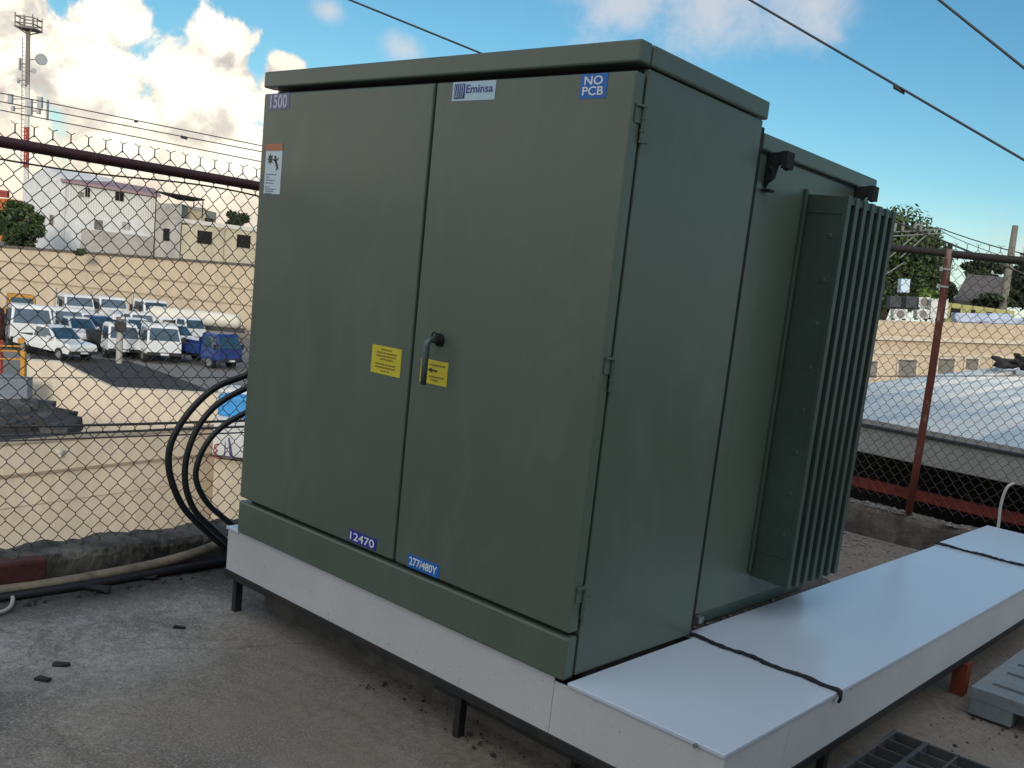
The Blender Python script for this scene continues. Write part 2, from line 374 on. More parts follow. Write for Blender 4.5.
# handle: escutcheon, bent rod
pv = on(440, 341, 1, 0); hx, hz = pv.x, pv.z
hm = MB()
pts = [(hx, 0, hz), (hx, -.034, hz), (hx+.001, -.048, hz-.002), (hx+.003, -.056, hz-.010), (hx+.004, -.059, hz-.026), (hx+.004, -.059, hz-.08), (hx+.004, -.058, hz-.148)]
hm.tube(pts, [.012, .012, .012, .0118, .0115, .0108, .010], 12)
hd = hm.build('handle', 'handle', dr, smooth=True)
MB().cyl((hx, .001, hz), (hx, -.008, hz), .022, 24).cyl((hx, -.007, hz), (hx, -.016, hz), .016, 20).build('handle_socket', 'gap', dr, smooth=False)
MB().tube([(hx+.004+.012*math.cos(a), -.030, hz+.010+.014*math.sin(a)) for a in [math.pi*k/8 for k in range(9)]], .003, 8).build('padlock_shackle', 'gap', dr)

def sticker(rect, m, label, th=.0012):
    x0, x1, z0, z1 = rect
    o = MB().box(x0, x1, -th, -.0002, z0, z1).build('sticker', m, tr); o['label'] = label; return o
TY = -.0013
st = sticker((-1.808, -1.668, 1.705, 1.766), 's_violet', 'violet sticker reading 1500')
text_mb('1500', -1.796, -1.682, 1.711, 1.761, TY, .02).build('lettering', 't_lilac', st)
st = sticker((-.747, -.550, 1.707, 1.765), 's_lblue', 'pale blue maker plate with a dark blue emblem')
MB().box(-.738, -.688, TY-.001, TY-.0001, 1.714, 1.759).build('emblem_ground', 't_navy', st)
em = MB()
for k in range(-2, 3):
    em.tube([(-.713+k*.0065*(1+.5*math.cos(a)), TY-.002, 1.7365+.019*math.sin(a)) for a in [(-1+2*i/10)*math.pi/2 for i in range(11)]], .0011, 5)
em.build('emblem', 's_white', st)
text_mb('Eminsa', -.682, -.560, 1.730, 1.755, TY, .012).build('lettering', 't_navy', st)
st = sticker((-.202, -.101, 1.698, 1.765), 's_blue', 'blue square sticker reading NO PCB')
text_mb('NO\nPCB', -.190, -.112, 1.706, 1.759, TY, .015).build('lettering', 't_white', st)
st = sticker((-1.806, -1.693, 1.388, 1.578), 's_white', 'tall white warning sticker with an orange header and a black shock pictogram')
MB().box(-1.806, -1.693, TY-.001, TY-.0001, 1.552, 1.578).build('warning_header', 's_orange', st)
pg = MB(); c = (-1.772, 1.520); star = []
for k in range(16):
    r = .023 if k % 2 == 0 else .011; a = 2*math.pi*k/16; star.append((c[0]+r*math.cos(a), TY-.0006, c[1]+r*math.sin(a)))
pg.prism(star, (0, -.0004, 0))
fig = lambda a, b, r: pg.obox(((a[0]+b[0])/2, TY-.0007, (a[1]+b[1])/2), V((b[0]-a[0], 0, b[1]-a[1]))*.5, V((-(b[1]-a[1]), 0, b[0]-a[0])).normalized()*r, (0, .0003, 0))
fig((-1.750, 1.520), (-1.735, 1.512), .003); fig((-1.738, 1.518), (-1.722, 1.494), .006); fig((-1.722, 1.494), (-1.728, 1.478), .003)
fig((-1.724, 1.496), (-1.712, 1.484), .003); fig((-1.734, 1.514), (-1.716, 1.524), .0028)
pg.prism([(-1.738+.007*math.cos(a), TY-.0006, 1.527+.007*math.sin(a)) for a in [2*math.pi*k/12 for k in range(12)]], (0, -.0004, 0))
pg.build('pictogram', 't_black', st)
def lines(st, rows, m, y=TY):
    mb = MB(); r2 = random.Random(3)
    for (x0, x1, z, h) in rows:
        x = x0
        while x < x1-.002:
            w = min(r2.uniform(.004, .012), x1-x); mb.box(x, x+w, y-.0005, y, z-h/2, z+h/2); x += w+.0028
    return mb.build('fine_print', m, st)
lines(st, [(-1.797, -1.725, 1.462, .0045), (-1.797, -1.775, 1.451, .0045), (-1.797, -1.733, 1.440, .0045), (-1.797, -1.738, 1.429, .0045)]+[(-1.797, -1.797+w, 1.414-.0082*i, .0045) for i, w in enumerate((.03, .07, .06, .045, .068))], 't_grey')
st = sticker((-1.047, -.885, .792, .890), 's_yellow', 'yellow notice sticker with fine print only')
lines(st, [(-.995, -.935, .878, .005), (-1.020, -.910, .866, .006), (-1.020, -.915, .855, .006), (-1.000, -.930, .844, .006), (-1.022, -.912, .826, .006), (-1.022, -.912, .815, .006), (-.990, -.945, .803, .004)], 't_olive')
st = sticker((-.780, -.644, .797, .877), 's_yellow', 'yellow notice sticker with a black arrow behind the door handle')
lines(st, [(-.735, -.655, .861, .006)], 't_olive')
lines(st, [(-.735, -.660, .822, .006), (-.725, -.690, .811, .006)], 't_olive')
MB().prism([(-.742, TY-.0008, .843), (-.722, TY-.0008, .852), (-.722, TY-.0008, .846), (-.694, TY-.0008, .846), (-.694, TY-.0008, .840), (-.722, TY-.0008, .840), (-.722, TY-.0008, .834)], (0, -.0004, 0)).build('arrow', 't_black', st)
st = sticker((-1.096, -.933, .160, .203), 's_navy', 'navy sticker reading 12470')
text_mb('12470', -1.086, -.944, .166, .196, TY, .012).build('lettering', 't_white', st)
st = sticker((-.756, -.592, .154, .200), 's_blue', 'blue sticker reading 277/480Y')
text_mb('277/480Y', -.746, -.602, .163, .192, TY, .02).build('lettering', 't_white', st)

# tank, cover, radiator
TX = -.022
tank = MB().box(-W+.05, TX, .722, 1.62, .062, 1.705).build('tank', 'green', tr, bevel=.006)
MB().box(-W+.03, TX+.012, .724, 1.645, 1.700, 1.757).build('tank_cover', 'green', tr, bevel=.008)
MB().box(-W+.06, TX+.0035, .724, 1.60, 1.693, 1.699).build('cover_gasket', 'gap', tr)
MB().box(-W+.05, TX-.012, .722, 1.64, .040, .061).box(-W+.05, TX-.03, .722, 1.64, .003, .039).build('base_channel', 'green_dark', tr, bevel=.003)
MB().box(TX-.011, TX+.022, .735, .765, .034, .060).build('ground_lug', 'steel', tr, bevel=.003)
def lug(y):
    m = MB()
    m.prism([(TX, y, 1.585), (TX, y, 1.700), (TX+.045, y, 1.705), (TX+.068, y, 1.710), (TX+.082, y, 1.700), (TX+.086, y, 1.650), (TX+.070, y, 1.645), (TX+.060, y, 1.668), (TX+.042, y, 1.664), (TX+.032, y, 1.620), (TX+.012, y, 1.605)], (0, .022, 0))
    m.box(TX+.066, TX+.088, y-.014, y+.036, 1.650, 1.706)
    m.tube([(TX+.016+.020*math.cos(a), y-.004, 1.630+.022*math.sin(a)) for a in [-1.6+i*.4 for i in range(9)]], .006, 8)
    m.box(TX, TX+.034, y-.01, y+.03, 1.574, 1.582)
    m.build('lifting_lug', 'gap', tr, bevel=.003)
lug(.775); lug(1.47)
XO, Y0, Y1 = .150, 1.10, 1.50
NF = 7
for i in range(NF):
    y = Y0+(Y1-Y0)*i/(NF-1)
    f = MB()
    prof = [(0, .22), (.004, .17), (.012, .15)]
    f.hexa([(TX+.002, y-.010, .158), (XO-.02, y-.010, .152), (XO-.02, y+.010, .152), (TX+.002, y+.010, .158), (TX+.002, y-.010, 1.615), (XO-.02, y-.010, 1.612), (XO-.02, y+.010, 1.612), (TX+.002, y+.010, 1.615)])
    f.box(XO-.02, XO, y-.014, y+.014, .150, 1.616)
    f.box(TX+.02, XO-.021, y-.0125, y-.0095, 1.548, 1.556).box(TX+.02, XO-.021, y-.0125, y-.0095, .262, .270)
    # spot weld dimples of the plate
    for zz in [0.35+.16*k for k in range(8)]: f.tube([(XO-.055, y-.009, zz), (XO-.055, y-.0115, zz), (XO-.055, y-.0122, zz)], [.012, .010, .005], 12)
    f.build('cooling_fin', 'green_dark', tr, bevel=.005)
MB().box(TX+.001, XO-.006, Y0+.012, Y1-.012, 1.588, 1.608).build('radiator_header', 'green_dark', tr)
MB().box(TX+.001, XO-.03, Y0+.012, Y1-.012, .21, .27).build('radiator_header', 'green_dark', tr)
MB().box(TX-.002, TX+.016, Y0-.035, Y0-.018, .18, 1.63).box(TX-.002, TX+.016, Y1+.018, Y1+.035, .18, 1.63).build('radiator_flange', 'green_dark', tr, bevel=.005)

# the cabinet stands very slightly taller at its right hand side
for o in tr.children_recursive:
    if o.type == 'MESH':
        off = wl(o)
        for v in o.data.vertices:
            p = v.co+off
            if p.z > .1: v.co.z += .011*min(1.05, max(0, 1+p.x/W))*(p.z-.1)/1.75*max(0, 1-p.y/.9)
# ------------------------------------------------------------------ white platform
S, YE = .578, 4.18
pf = thing('equipment_platform', 'long white sheet metal platform on black legs, running beside the green transformer', 'platform', (S/2-.7, 1, FZ))
MB().box(-1.935, -.045, .012, .017, -.188, -.002).box(-.043, S-.002, .012, .017, -.188, -.016).build('front_panel', 'white_side', pf)
MB().box(S-.014, S-.008, .018, YE, -.188, -.016).build('side_panel', 'white_side', pf)
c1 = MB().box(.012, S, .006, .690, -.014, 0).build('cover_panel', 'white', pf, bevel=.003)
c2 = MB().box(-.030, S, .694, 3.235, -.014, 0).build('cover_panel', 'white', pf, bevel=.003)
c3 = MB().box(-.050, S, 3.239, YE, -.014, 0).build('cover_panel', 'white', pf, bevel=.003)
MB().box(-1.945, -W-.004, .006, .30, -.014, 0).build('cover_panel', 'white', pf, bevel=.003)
MB().cyl((S-.09, .004, -.008), (S-.09, -.006, -.008), .006, 10).build('bolt', 'steel', c1)
f = MB().box(-1.95, S-.004, .010, .050, -.222, -.189).box(S-.040, S-.006, .05, YE, -.222, -.189)
f.build('frame', 'black_steel', pf, bevel=.003)
def leg(x, y, m, w=.027):
    MB().box(x-w/2, x+w/2, y-.004, y+.003, FZ-.01, -.223).box(x+w/2-.007, x+w/2, y+.003, y+w, FZ-.01, -.223).build('leg', m, pf)
leg(-1.885, .03, 'black_steel'); leg(-.465, .03, 'black_steel'); leg(.45, .03, 'black_steel'); leg(S-.03, 3.6, 'black_steel')
leg(S-.02, 2.04, 'orange_leg', .06)
leg(S-.03, .72, 'black_steel')
MB().box(-.62, .62, .052, .09, -.262, -.224).build('cross_bar', 'black_steel', pf)
o = MB().box(-1.88, -.055, .16, 1.95, FZ-.02, -.006).build('concrete_pad', 'pad', bevel=.02)
tag(o, 'rough dirty concrete pad under the green transformer', 'pad')
def cord(ya, xs, za=.006):
    pts = []; r2 = random.Random(int(ya*10))
    n = 40
    for i in range(n+1):
        x = xs+(S-xs)*i/n; pts.append((x, ya+.006*math.sin(i*.45)+.003*r2.uniform(-1, 1), .006+.002*r2.random()))
    pts += [(S+.008, ya, .004), (S+.012, ya, -.02), (S+.006, ya+.003, -.034)]
    m = MB().tube(pts, [.0068+.0018*r2.uniform(-1, 1) for _ in pts], 8)
    return m.build('tie_cord', 'cord', smooth=True)
tag(cord(.692, -.03), 'thick black cord across the white platform top beside the transformer corner', 'cord', 'black cords tied over the platform')
tag(cord(3.237, -.05), 'thin black cord across the far end of the white platform', 'cord', 'black cords tied over the platform')

# ------------------------------------------------------------------ fences
def chain_link(axis, const, a0, a1, z0, z1, dw, dh, rad, barbs=True, seed=1):
    r2 = random.Random(seed); mb = MB(); n = int((a1-a0)/(dw/2)); rows = int((z1-z0)/(dh/2))
    def P(a, z, o): return V((const+o, a, z)) if axis == 'y' else V((a, const+o, z))
    def jit(a, z): return dw*.13*mn.noise(V((a*1.7+seed, z*1.7, 1))), dh*.12*mn.noise(V((a*1.6+seed, z*1.6, 7)))
    for i in range(n):
        c = a0+i*dw/2; ph = i % 2; pts = []
        for k in range(rows+1):
            z = z1-k*dh/2; sg = 1 if (k+ph) % 2 else -1; e = dh*.06
            for q, oo in ((e, -1), (-e, 1)):
                ja, jz = jit(c+sg*dw/4, z); pts.append(P(c+sg*(dw/4-rad*.2)+ja, z+jz+q, oo*sg*rad*.9*(1 if ph else -1)))
        mb.tube(pts, rad, 5)
        if barbs and ph == 0:      # the two wires meeting at the top edge are twisted together
            ja, jz = jit(c-dw/4, z1); top = P(c-dw/4+ja, z1+jz, 0); t1 = top+V((0, 0, dh*.30)); mb.tube([top-V((0, 0, .012)), t1], rad*1.25, 6)
            for sg in (-1, 1):
                l = dw*r2.uniform(.18, .30); d = V((r2.uniform(-.01, .01), sg*l, l*.55)) if axis == 'y' else V((sg*l, r2.uniform(-.01, .01), l*.55))
                mb.tube([t1, t1+d], rad*.8, 4)
    return mb
fl = thing('chain_link_fence', 'left chain link fence with a dark red top rail, behind the black cables', 'fence', (-2.7, 1.9, -.24))
chain_link('y', -2.7, -3.2, 4.55, -.275, 1.518, .0715, .085, .0021).build('wire_mesh', 'mesh', fl)
MB().tube([(-2.672, y, 1.468+.006*math.sin(y*1.3)) for y in [-3.2+.25*i for i in range(32)]], .023, 14).build('top_rail', 'rail', fl, smooth=True)
MB().tube([(-2.700, y, 1.405+.018*math.sin(y*2.2+1)+.01*math.sin(y*5)) for y in [-3.2+.1*i for i in range(78)]], .0042, 6).build('tension_wire', 'mesh', fl)
MB().cyl((-2.67, -.86, FZ), (-2.67, -.86, 1.5), .03, 14).build('post', 'rust', fl)
MB().cyl((-2.67, 4.6, FZ), (-2.67, 4.6, 1.72), .03, 14).build('post', 'rust', fl)
MB().box(-2.60, -2.515, -1.05, -.47, FZ+.01, -.235).build('post_base', 'red_plate', fl, bevel=.012)
fr = thing('chain_link_fence', 'right chain link fence with a rusty red post, beyond the radiator', 'fence', (2, 4.66, -.12))
chain_link('x', 4.66, -2.6, 4.5, -.10, 1.775, .078, .088, .0020, True, 5).build('wire_mesh', 'mesh', fr)
MB().tube([(x, 4.64, 1.735-.03*(x+.784)+.006*math.sin(x*1.5)) for x in [-2.7+.3*i for i in range(33)]], .027, 14).build('top_rail', 'rail_grey', fr, smooth=True)
pz = [(-.735, 4.625, -.2), (-.737, 4.625, .3), (-.748, 4.63, .9), (-.775, 4.63, 1.76)]
MB().tube(pz, .027, 16).build('post', 'rust_pale', fr, smooth=True)
for z in (1.62, 1.50):
    MB().cyl((-.769, 4.63, z-.006), (-.769, 4.63, z+.006), .031, 14).box(-.812, -.790, 4.60, 4.63, z-.014, z+.014).build('clamp_band', 'pvc', fr)
MB().cyl((-.776, 4.63, 1.755), (-.778, 4.63, 1.80), .018, 10).build('post_cap', 'rail_grey', fr)
MB().cyl((3.2, 4.63, -.2), (3.2, 4.63, 1.76), .03, 14).build('post', 'rust', fr)

# conduits at the foot of the left kerb
def xpath(pix, x): return [on(a, b, 0, x) for a, b in pix]
def smooth_path(p, n=6):
    out = []; p = [V(q) for q in p]
    for i in range(len(p)-1):
        a = p[max(i-1, 0)]; b = p[i]; c = p[i+1]; d = p[min(i+2, len(p)-1)]
        for k in range(n):
            t = k/n; out.append(.5*((2*b)+(c-a)*t+(2*a-5*b+4*c-d)*t*t+(3*b-a-3*c+d)*t**3))
    out.append(p[-1]); return out
p = [(-2.49, y, FZ+h) for y, h in ((-3, .05), (-.9, .035), (-.5, .03), (-.1, .045), (.15, .075), (.4, .13), (.55, .15))]
tag(MB().tube(smooth_path(p), .023, 12).build('conduit', 'tan_pipe', smooth=True), 'tan plastic conduit lying along the foot of the left kerb', 'conduit')
p = [(-2.455, y, FZ+.02+.01*math.sin(y*3)) for y in (-3, -1.5, -.8, -.3, .2, .5, .9)]
tag(MB().tube(smooth_path(p), .022, 10).build('hose', 'cable', smooth=True), 'black hose on the floor just below the tan conduit', 'hose')
p = [on(a, b, 2, FZ+.015) for a, b in ((-30, 618), (0, 612), (10, 607), (13, 599), (11, 596))]
tag(MB().tube(smooth_path(p), .008, 8).build('wire_offcut', 'pvc', smooth=True), 'short white curved wire offcut on the floor near the red post base', 'wire')
# three black supply cables looping beside the cabinet
XCB = -2.32
loops = [([(262, 366), (243, 375), (215, 388), (190, 411), (173, 438), (168.5, 460), (172, 482), (184, 508), (204, 530), (232, 556)], 'outermost black cable loop left of the transformer'),
         ([(262, 380), (243, 388), (218, 404), (200, 424), (189, 448), (185, 470), (187, 492), (196, 512), (210, 527), (236, 552)], 'middle black cable loop left of the transformer'),
         ([(262, 402), (243, 412), (222, 427), (207, 443), (198, 462), (196, 478), (202, 495), (214, 510), (228, 522), (250, 542)], 'innermost black cable loop left of the transformer')]
for i, (pix, lab) in enumerate(loops):
    P = xpath(pix, XCB+.05*i)
    for k, q in enumerate(P):
        q.x += [0.06, .02, 0, 0, 0, 0, 0, 0, 0.02, .05][k]
    P = [P[0]+V((.3, .45, -.1))]+P
    tag(MB().tube(smooth_path(P, 8), .0145-.001*i, 12).build('power_cable', 'cable', smooth=True), lab, 'cable', 'black supply cables looping beside the cabinet')

# floor litter
def chip(px, py, l, w, h, a, label, m='chip'):
    c = on(px, py, 2, FZ+h/2+.004); r2 = random.Random(px)
    ax = V((math.cos(a), math.sin(a), .05)); bx = V((-math.sin(a), math.cos(a), 0))
    mb = MB().obox(c, ax*l/2, bx*w/2, V((0, 0, h/2)))
    for q in mb.v: q += V((r2.uniform(-1, 1), r2.uniform(-1, 1), r2.uniform(-.3, .3)))*l*.12
    tag(mb.build('debris_chip', m, bevel=.002), label, 'debris', 'black scraps on the roof floor')
chip(62, 664, .055, .022, .012, .75, 'black scrap on the bare floor, upper of the pair at the left')
chip(44, 679, .055, .025, .012, .6, 'black scrap on the bare floor, lower of the pair at the left')
chip(180, 627, .05, .016, .010, .8, 'lone thin black scrap on the floor in front of the left platform leg')
chip(148, 577, .09, .05, .012, .7, 'flat black patch of debris near the kerb foot, nearer the platform')
chip(97, 588, .12, .06, .014, .5, 'flat black patch of debris near the kerb foot, nearer the white wire')
def pebbles(seed, n, region, smin, smax, m, name):
    r2 = random.Random(seed); mb = MB()
    for _ in range(n):
        x, y, z = region(r2); s = r2.uniform(smin, smax)*(.5+r2.random()**3)
        vs = []
        for (a, b, c) in ((1, 0, 0), (-1, 0, 0), (0, 1, 0), (0, -1, 0), (0, 0, 1), (0, 0, -1)):
            vs.append((x+s*a*r2.uniform(.6, 1.2), y+s*b*r2.uniform(.6, 1.2), z+s*.6*c*r2.uniform(.6, 1.1)))
        mb.add(vs, [(0, 2, 4), (2, 1, 4), (1, 3, 4), (3, 0, 4), (2, 0, 5), (1, 2, 5), (3, 1, 5), (0, 3, 5)])
    o = mb.build(name, m); o['kind'] = 'stuff'; o['label'] = 'loose grit and mortar crumbs on the roof floor'; return o
pebbles(1, 900, lambda r: (r.uniform(-2.5, 2.6), r.uniform(-2.2, 4.5), FZ+.002), .0015, .006, 'pebble', 'floor_grit')
pebbles(2, 500, lambda r: (r.uniform(-2.4, -.1), 4.50-abs(r.gauss(0, .35)), FZ+.006), .008, .03, 'pebble', 'mortar_rubble')
pebbles(12, 900, lambda r: (r.uniform(-2.6, 1.5), r.uniform(4.585, 4.70), -.150+r.uniform(0, .012)), .008, .026, 'pebble', 'kerb_crumbs')
pebbles(3, 350, lambda r: (r.uniform(-2.54, -2.35), r.uniform(-1.5, .9), FZ+.004), .004, .014, 'chip', 'kerb_dirt')
pebbles(4, 260, lambda r: (r.uniform(-1, .5), -.0+abs(r.gauss(0, .25)), FZ+.004), .003, .012, 'chip', 'platform_dirt')
pebbles(5, 300, lambda r: (.6+abs(r.gauss(0, .18)), r.uniform(.6, 4.4), FZ+.004), .004, .013, 'chip', 'side_dirt')
pebbles(6, 200, lambda r: (r.uniform(-.06, .02)-.03, r.uniform(.75, 1.9), -.008), .004, .012, 'pebble', 'pad_grit')

# ------------------------------------------------------------------ pallets
def grey_pallet():
    x0, y0, zt = .668, 1.85, -.245; x1, y1 = x0+1.0, y0+1.2
    t = thing('plastic_pallet', 'pale grey plastic pallet with slotted deck, by the orange platform leg', 'pallet', ((x0+x1)/2, (y0+y1)/2, FZ))
    deck = MB(); z0 = zt-.02
    xs = [0, .05, .20, .26, .34, .40, .47, .53, .60, .66, .74, .80, .95, 1.0]
    ys = [0, .10, .135, .22, .255, .30, .335, .38, .415, .46, .495, .56, .62, .66, .70, .74, .78, .82, .86, .90, .94, 1.10, 1.20]
    for i in range(len(xs)-1):
        for j in range(len(ys)-1):
            hole = j % 2 == 1 and i % 2 == 1 and not (i in (1, 11) and j in (3, 7, 11, 15)) and j != 11
            if not hole: deck.box(x0+xs[i], x0+xs[i+1], y0+ys[j], y0+ys[j+1], z0, zt)
    deck.box(x0+.004, x1-.004, y0+.0, y0+.012, z0-.03, z0-.0005)
    deck.build('deck', 'pallet_grey', t)
    for i, xx in enumerate((x0, x0+.41, x1-.18)):
        for yy in (y0, y0+.5, y1-.2):
            MB().box(xx+.0015, xx+.179, yy+.0015, yy+.198, FZ+.006, z0-.0005).build('foot', 'pallet_grey', t, bevel=.008)
grey_pallet()
def black_pallet():
    x0, y1, zt = .632, 1.12, -.235; x1, y0 = x0+1.05, y1-1.2
    t = thing('plastic_pallet', 'black plastic pallet with an open grid deck, in front of the grey pallet', 'pallet', ((x0+x1)/2, (y0+y1)/2, FZ))
    d = MB(); h = .05; tb = .006
    ny = 14
    for j in range(ny+1):
        y = y0+(y1-y0-.012)*j/ny; d.box(x0+.004, x1-.004, y, y+(.012 if j in (0, ny) else tb), zt-h, zt-.001)
    nx = 9
    for i in range(nx+1):
        x = x0+(x1-x0-.016)*i/nx; d.box(x, x+(.016 if i in (0, nx, 1, 4, 5, 8) else .009), y0, y1, zt-h*.8, zt)
    for (a, b, c, e) in ((.12, .28, .80, .95), (.42, .60, .78, .93), (.12, .26, .45, .62), (.44, .6, .45, .6)):
        d.box(x0+a, x0+b, y0+c, y0+c+.03, zt-.02, zt+.001).box(x0+a, x0+b, y0+e, y0+e+.03, zt-.02, zt+.001)
        d.box(x0+a, x0+a+.03, y0+c, y0+e, zt-.02, zt+.001)
    d.build('deck', 'pallet_black', t)
    d = MB()
    for j in range(9): y = y0+(y1-y0-.03)*j/8; d.box(x0, x1, y, y+.02, FZ+.004, FZ+.018)
    d.build('bottom_deck', 'pallet_black', t)
    for xx in (x0+.02, x0+.45, x1-.16):
        for yy in (y0+.02, y0+.53, y1-.16): MB().box(xx, xx+.13, yy, yy+.13, FZ+.018, zt-h-.001).build('block', 'pallet_black', t, bevel=.01)
black_pallet()

# ------------------------------------------------------------------ shed with metal roof beyond the right fence
YE2 = 5.7
e0 = on(862, 424, 1, YE2); e1 = on(1024, 455, 1, YE2); fb = on(858, 450, 1, YE2)
ezl = (e0.z+e1.z)/2; fzb = fb.z
cxr = on(735, 400, 1, YE2).x
# rake: find the slope that carries the left edge through the far pixel
d = ray(1000, 367); tt = (cxr-CAM.x)/d.x; far = CAM+d*tt
slope = (far.z-ezl)/(far.y-YE2)
sh = thing('metal_roof_shed', 'open shed with a pale blue ribbed metal roof beyond the right fence', 'shed', (cxr+4, 8, GZ))
rf = MB(); n = 0; pitch_ = .26; x = cxr; prof = []
while x < cxr+14:
    prof += [(x, 0), (x+.15, 0), (x+.175, .05), (x+.235, .05)]; x += pitch_
YF = 17
vs = []; fs = []
for (x, h) in prof: vs += [(x, YE2, ezl+h), (x, YF, ezl+h+slope*(YF-YE2))]
for i in range(len(prof)-1): fs.append((2*i, 2*i+2, 2*i+3, 2*i+1))
rf.add(vs, fs); rf.build('roof', 'metal_roof', sh)
MB().box(cxr-.05, cxr+14, YE2-.10, YE2-.012, fzb, ezl-.004).build('gutter', 'fascia', sh, bevel=.01)
MB().box(cxr-.05, cxr+14, YE2-.125, YE2-.01, ezl-.003, ezl+.010).build('gutter_lip', 'trim', sh)
MB().box(cxr+.0, cxr+14, YE2-.008, YE2+.004, ezl+.0, ezl+.049).build('eave_closure', 'fascia', sh)
MB().box(cxr+.02, cxr+14, YE2+.95, YE2+1.05, GZ+.02, ezl-.05).build('wall', 'shade_wall', sh)  # added wall, coloured near-black as the shadowy depth under the roof
MB().box(cxr+.0, cxr+.06, YE2+1.06, YF-.1, GZ+.02, ezl-.06).build('wall', 'shade_wall', sh)
b0 = on(850, 482, 1, 5.95); b1 = on(1024, 516, 1, 5.95)
zb = (b0.z+b1.z)/2
TYY = 5.95
tm = MB().box(b0.x-.02, b0.x+9, TYY-.03, TYY+.03, zb-.05, zb+.04)
tm.box(b0.x-.05, b0.x+.01, TYY-.04, TYY+.04, zb-.7, zb+.045)
tm.build('truss_beam', 'red_beam', sh, bevel=.004)
tw = MB()
for i in range(9):
    xa = b0.x+.02+i*1.1
    tw.tube([(xa, TYY, zb+.02), (xa+.55, TYY, ezl-.06)], .008, 6).tube([(xa+.55, TYY, ezl-.06), (xa+1.1, TYY, zb+.02)], .008, 6).tube([(xa+.55, TYY, zb+.02), (xa+.55, TYY, ezl-.06)], .007, 6)
tw.build('truss_web', 'rail_grey', sh)
p = [on(998, 528, 1, 4.5), on(1000, 510, 1, 4.5), on(1003, 497, 1, 4.5), on(1007.5, 487, 1, 4.52), on(1014, 483, 1, 4.56)]
p = [V((p[0].x, 4.5, FZ))]+p
tag(MB().tube(smooth_path(p), .010, 10).build('vent_pipe', 'pvc', smooth=True), 'thin white bent pipe rising behind the far end of the white platform', 'pipe')
mb = MB(); r2 = random.Random(5)
for k in range(26):
    c = at(r2.uniform(1000, 1050), r2.uniform(360.5, 366.5), r2.uniform(13.5, 14.2)); s = r2.uniform(.03, .07)
    a = V((r2.uniform(-1, 1), r2.uniform(-1, 1), .2)).normalized()*s*2.2; b = V((0, 0, 1)).cross(a).normalized()*s; mb.obox(c, a, b, V((0, 0, s*.35)))
tag(mb.build('scrap_heap', 'chip', bevel=.01), 'black scrap heap lying on the far edge of the metal roof', 'scrap')

# ------------------------------------------------------------------ generic building helper
def fac(px0, px1, pyt, d0, d1, thick, zb=GZ, pyt1=None, pym=250):
    """footprint corners from two image columns at given distances, plus depth; returns corners and top heights"""
    A = at(px0, pyt, d0); B = at(px1, pyt if pyt1 is None else pyt1, d1)
    a = V((A.x, A.y, 0)); b = V((B.x, B.y, 0)); u = (b-a).normalized(); nrm = V((-u.y, u.x, 0))
    if nrm.dot(V((F.x, F.y, 0))) < 0: nrm = -nrm
    return a, b, u, nrm, A.z, B.z
class Bld:
    def __init__(s, name, label, cat, px0, px1, pyt, d0, d1, thick, m, zb=GZ, pyt1=None, group=None, part='wall'):
        s.a, s.b, s.u, s.n, s.za, s.zb_ = fac(px0, px1, pyt, d0, d1, thick, zb, pyt1)
        s.z0 = zb; s.thick = thick; s.len = (s.b-s.a).length; mid = (s.a+s.b)/2+s.n*thick/2
        s.t = thing(name, label, cat, (mid.x, mid.y, zb), group)
        z = V((0, 0, 1)); p = [s.a+z*zb, s.b+z*zb, s.b+s.n*thick+z*zb, s.a+s.n*thick+z*zb, s.a+z*s.za, s.b+z*s.zb_, s.b+s.n*thick+z*s.zb_, s.a+s.n*thick+z*s.za]
        s.wall = MB().hexa(p).build(part, m, s.t)
    def hit(s, px, py):
        d = ray(px, py); t = (s.a-V((CAM.x, CAM.y, 0))).dot(s.n)/d.dot(s.n); return CAM+d*t
    def rect(s, name, px0, py0, px1, py1, m, proud=.05, parent=None, depth=.08):
        P0 = s.hit(px0, py1); P1 = s.hit(px1, py0); q = s.hit(px0, py0)
        a = V((P0.x, P0.y, 0)); b = V((P1.x, P1.y, 0)); z0 = (P0.z+s.hit(px1, py1).z)/2; z1 = (q.z+P1.z)/2
        c = (a+b)/2-s.n*(proud-depth/2); c.z = (z0+z1)/2
        return MB().obox(c, (b-a)/2, s.n*depth/2, V((0, 0, (z1-z0)/2))).build(name, m, parent or s.t)
    def window(s, px0, py0, px1, py1, m='dark_win', fm='winframe', mull=True):
        f = s.rect('window', px0-.7, py0-.7, px1+.7, py1+.7, fm, .04, depth=.1)
        s.rect('pane', px0, py0, px1, py1, m, .06, f, .03)
        if mull: xm = (px0+px1)/2; s.rect('mullion', xm-.25, py0, xm+.25, py1, fm, .075, f, .03)
        return f

# near beige building across the alley (below the left fence)
zt = -2.8
P = [on(a, b, 2, zt) for a, b in ((-60, 451), (0, 447), (128, 438), (230, 428), (420, 412))]
nb = thing('flat_roof_building', 'nearest low beige building with a black flat roof, below the left fence', 'building', (-20, 8, GZ))
pa, pb = P[0], P[-1]
u = (V((pb.x, pb.y, 0))-V((pa.x, pa.y, 0))).normalized(); nn = V((-u.y, u.x, 0)); nn = nn if nn.x < 0 else -nn
L = (pb-pa).length; A = V((pa.x, pa.y, 0))-u*10; Bq = V((pb.x, pb.y, 0))+u*10; z = V((0, 0, 1))
def slab(name, m, off0, off1, z0, z1, parent, A=A, B=Bq, bevel=0):
    return MB().hexa([A+nn*off0+z*z0, B+nn*off0+z*z0, B+nn*off1+z*z0, A+nn*off1+z*z0, A+nn*off0+z*z1, B+nn*off0+z*z1, B+nn*off1+z*z1, A+nn*off1+z*z1]).build(name, m, parent, bevel=bevel)
slab('wall', 'beige2', 0, .28, GZ, zt, nb, bevel=.02)
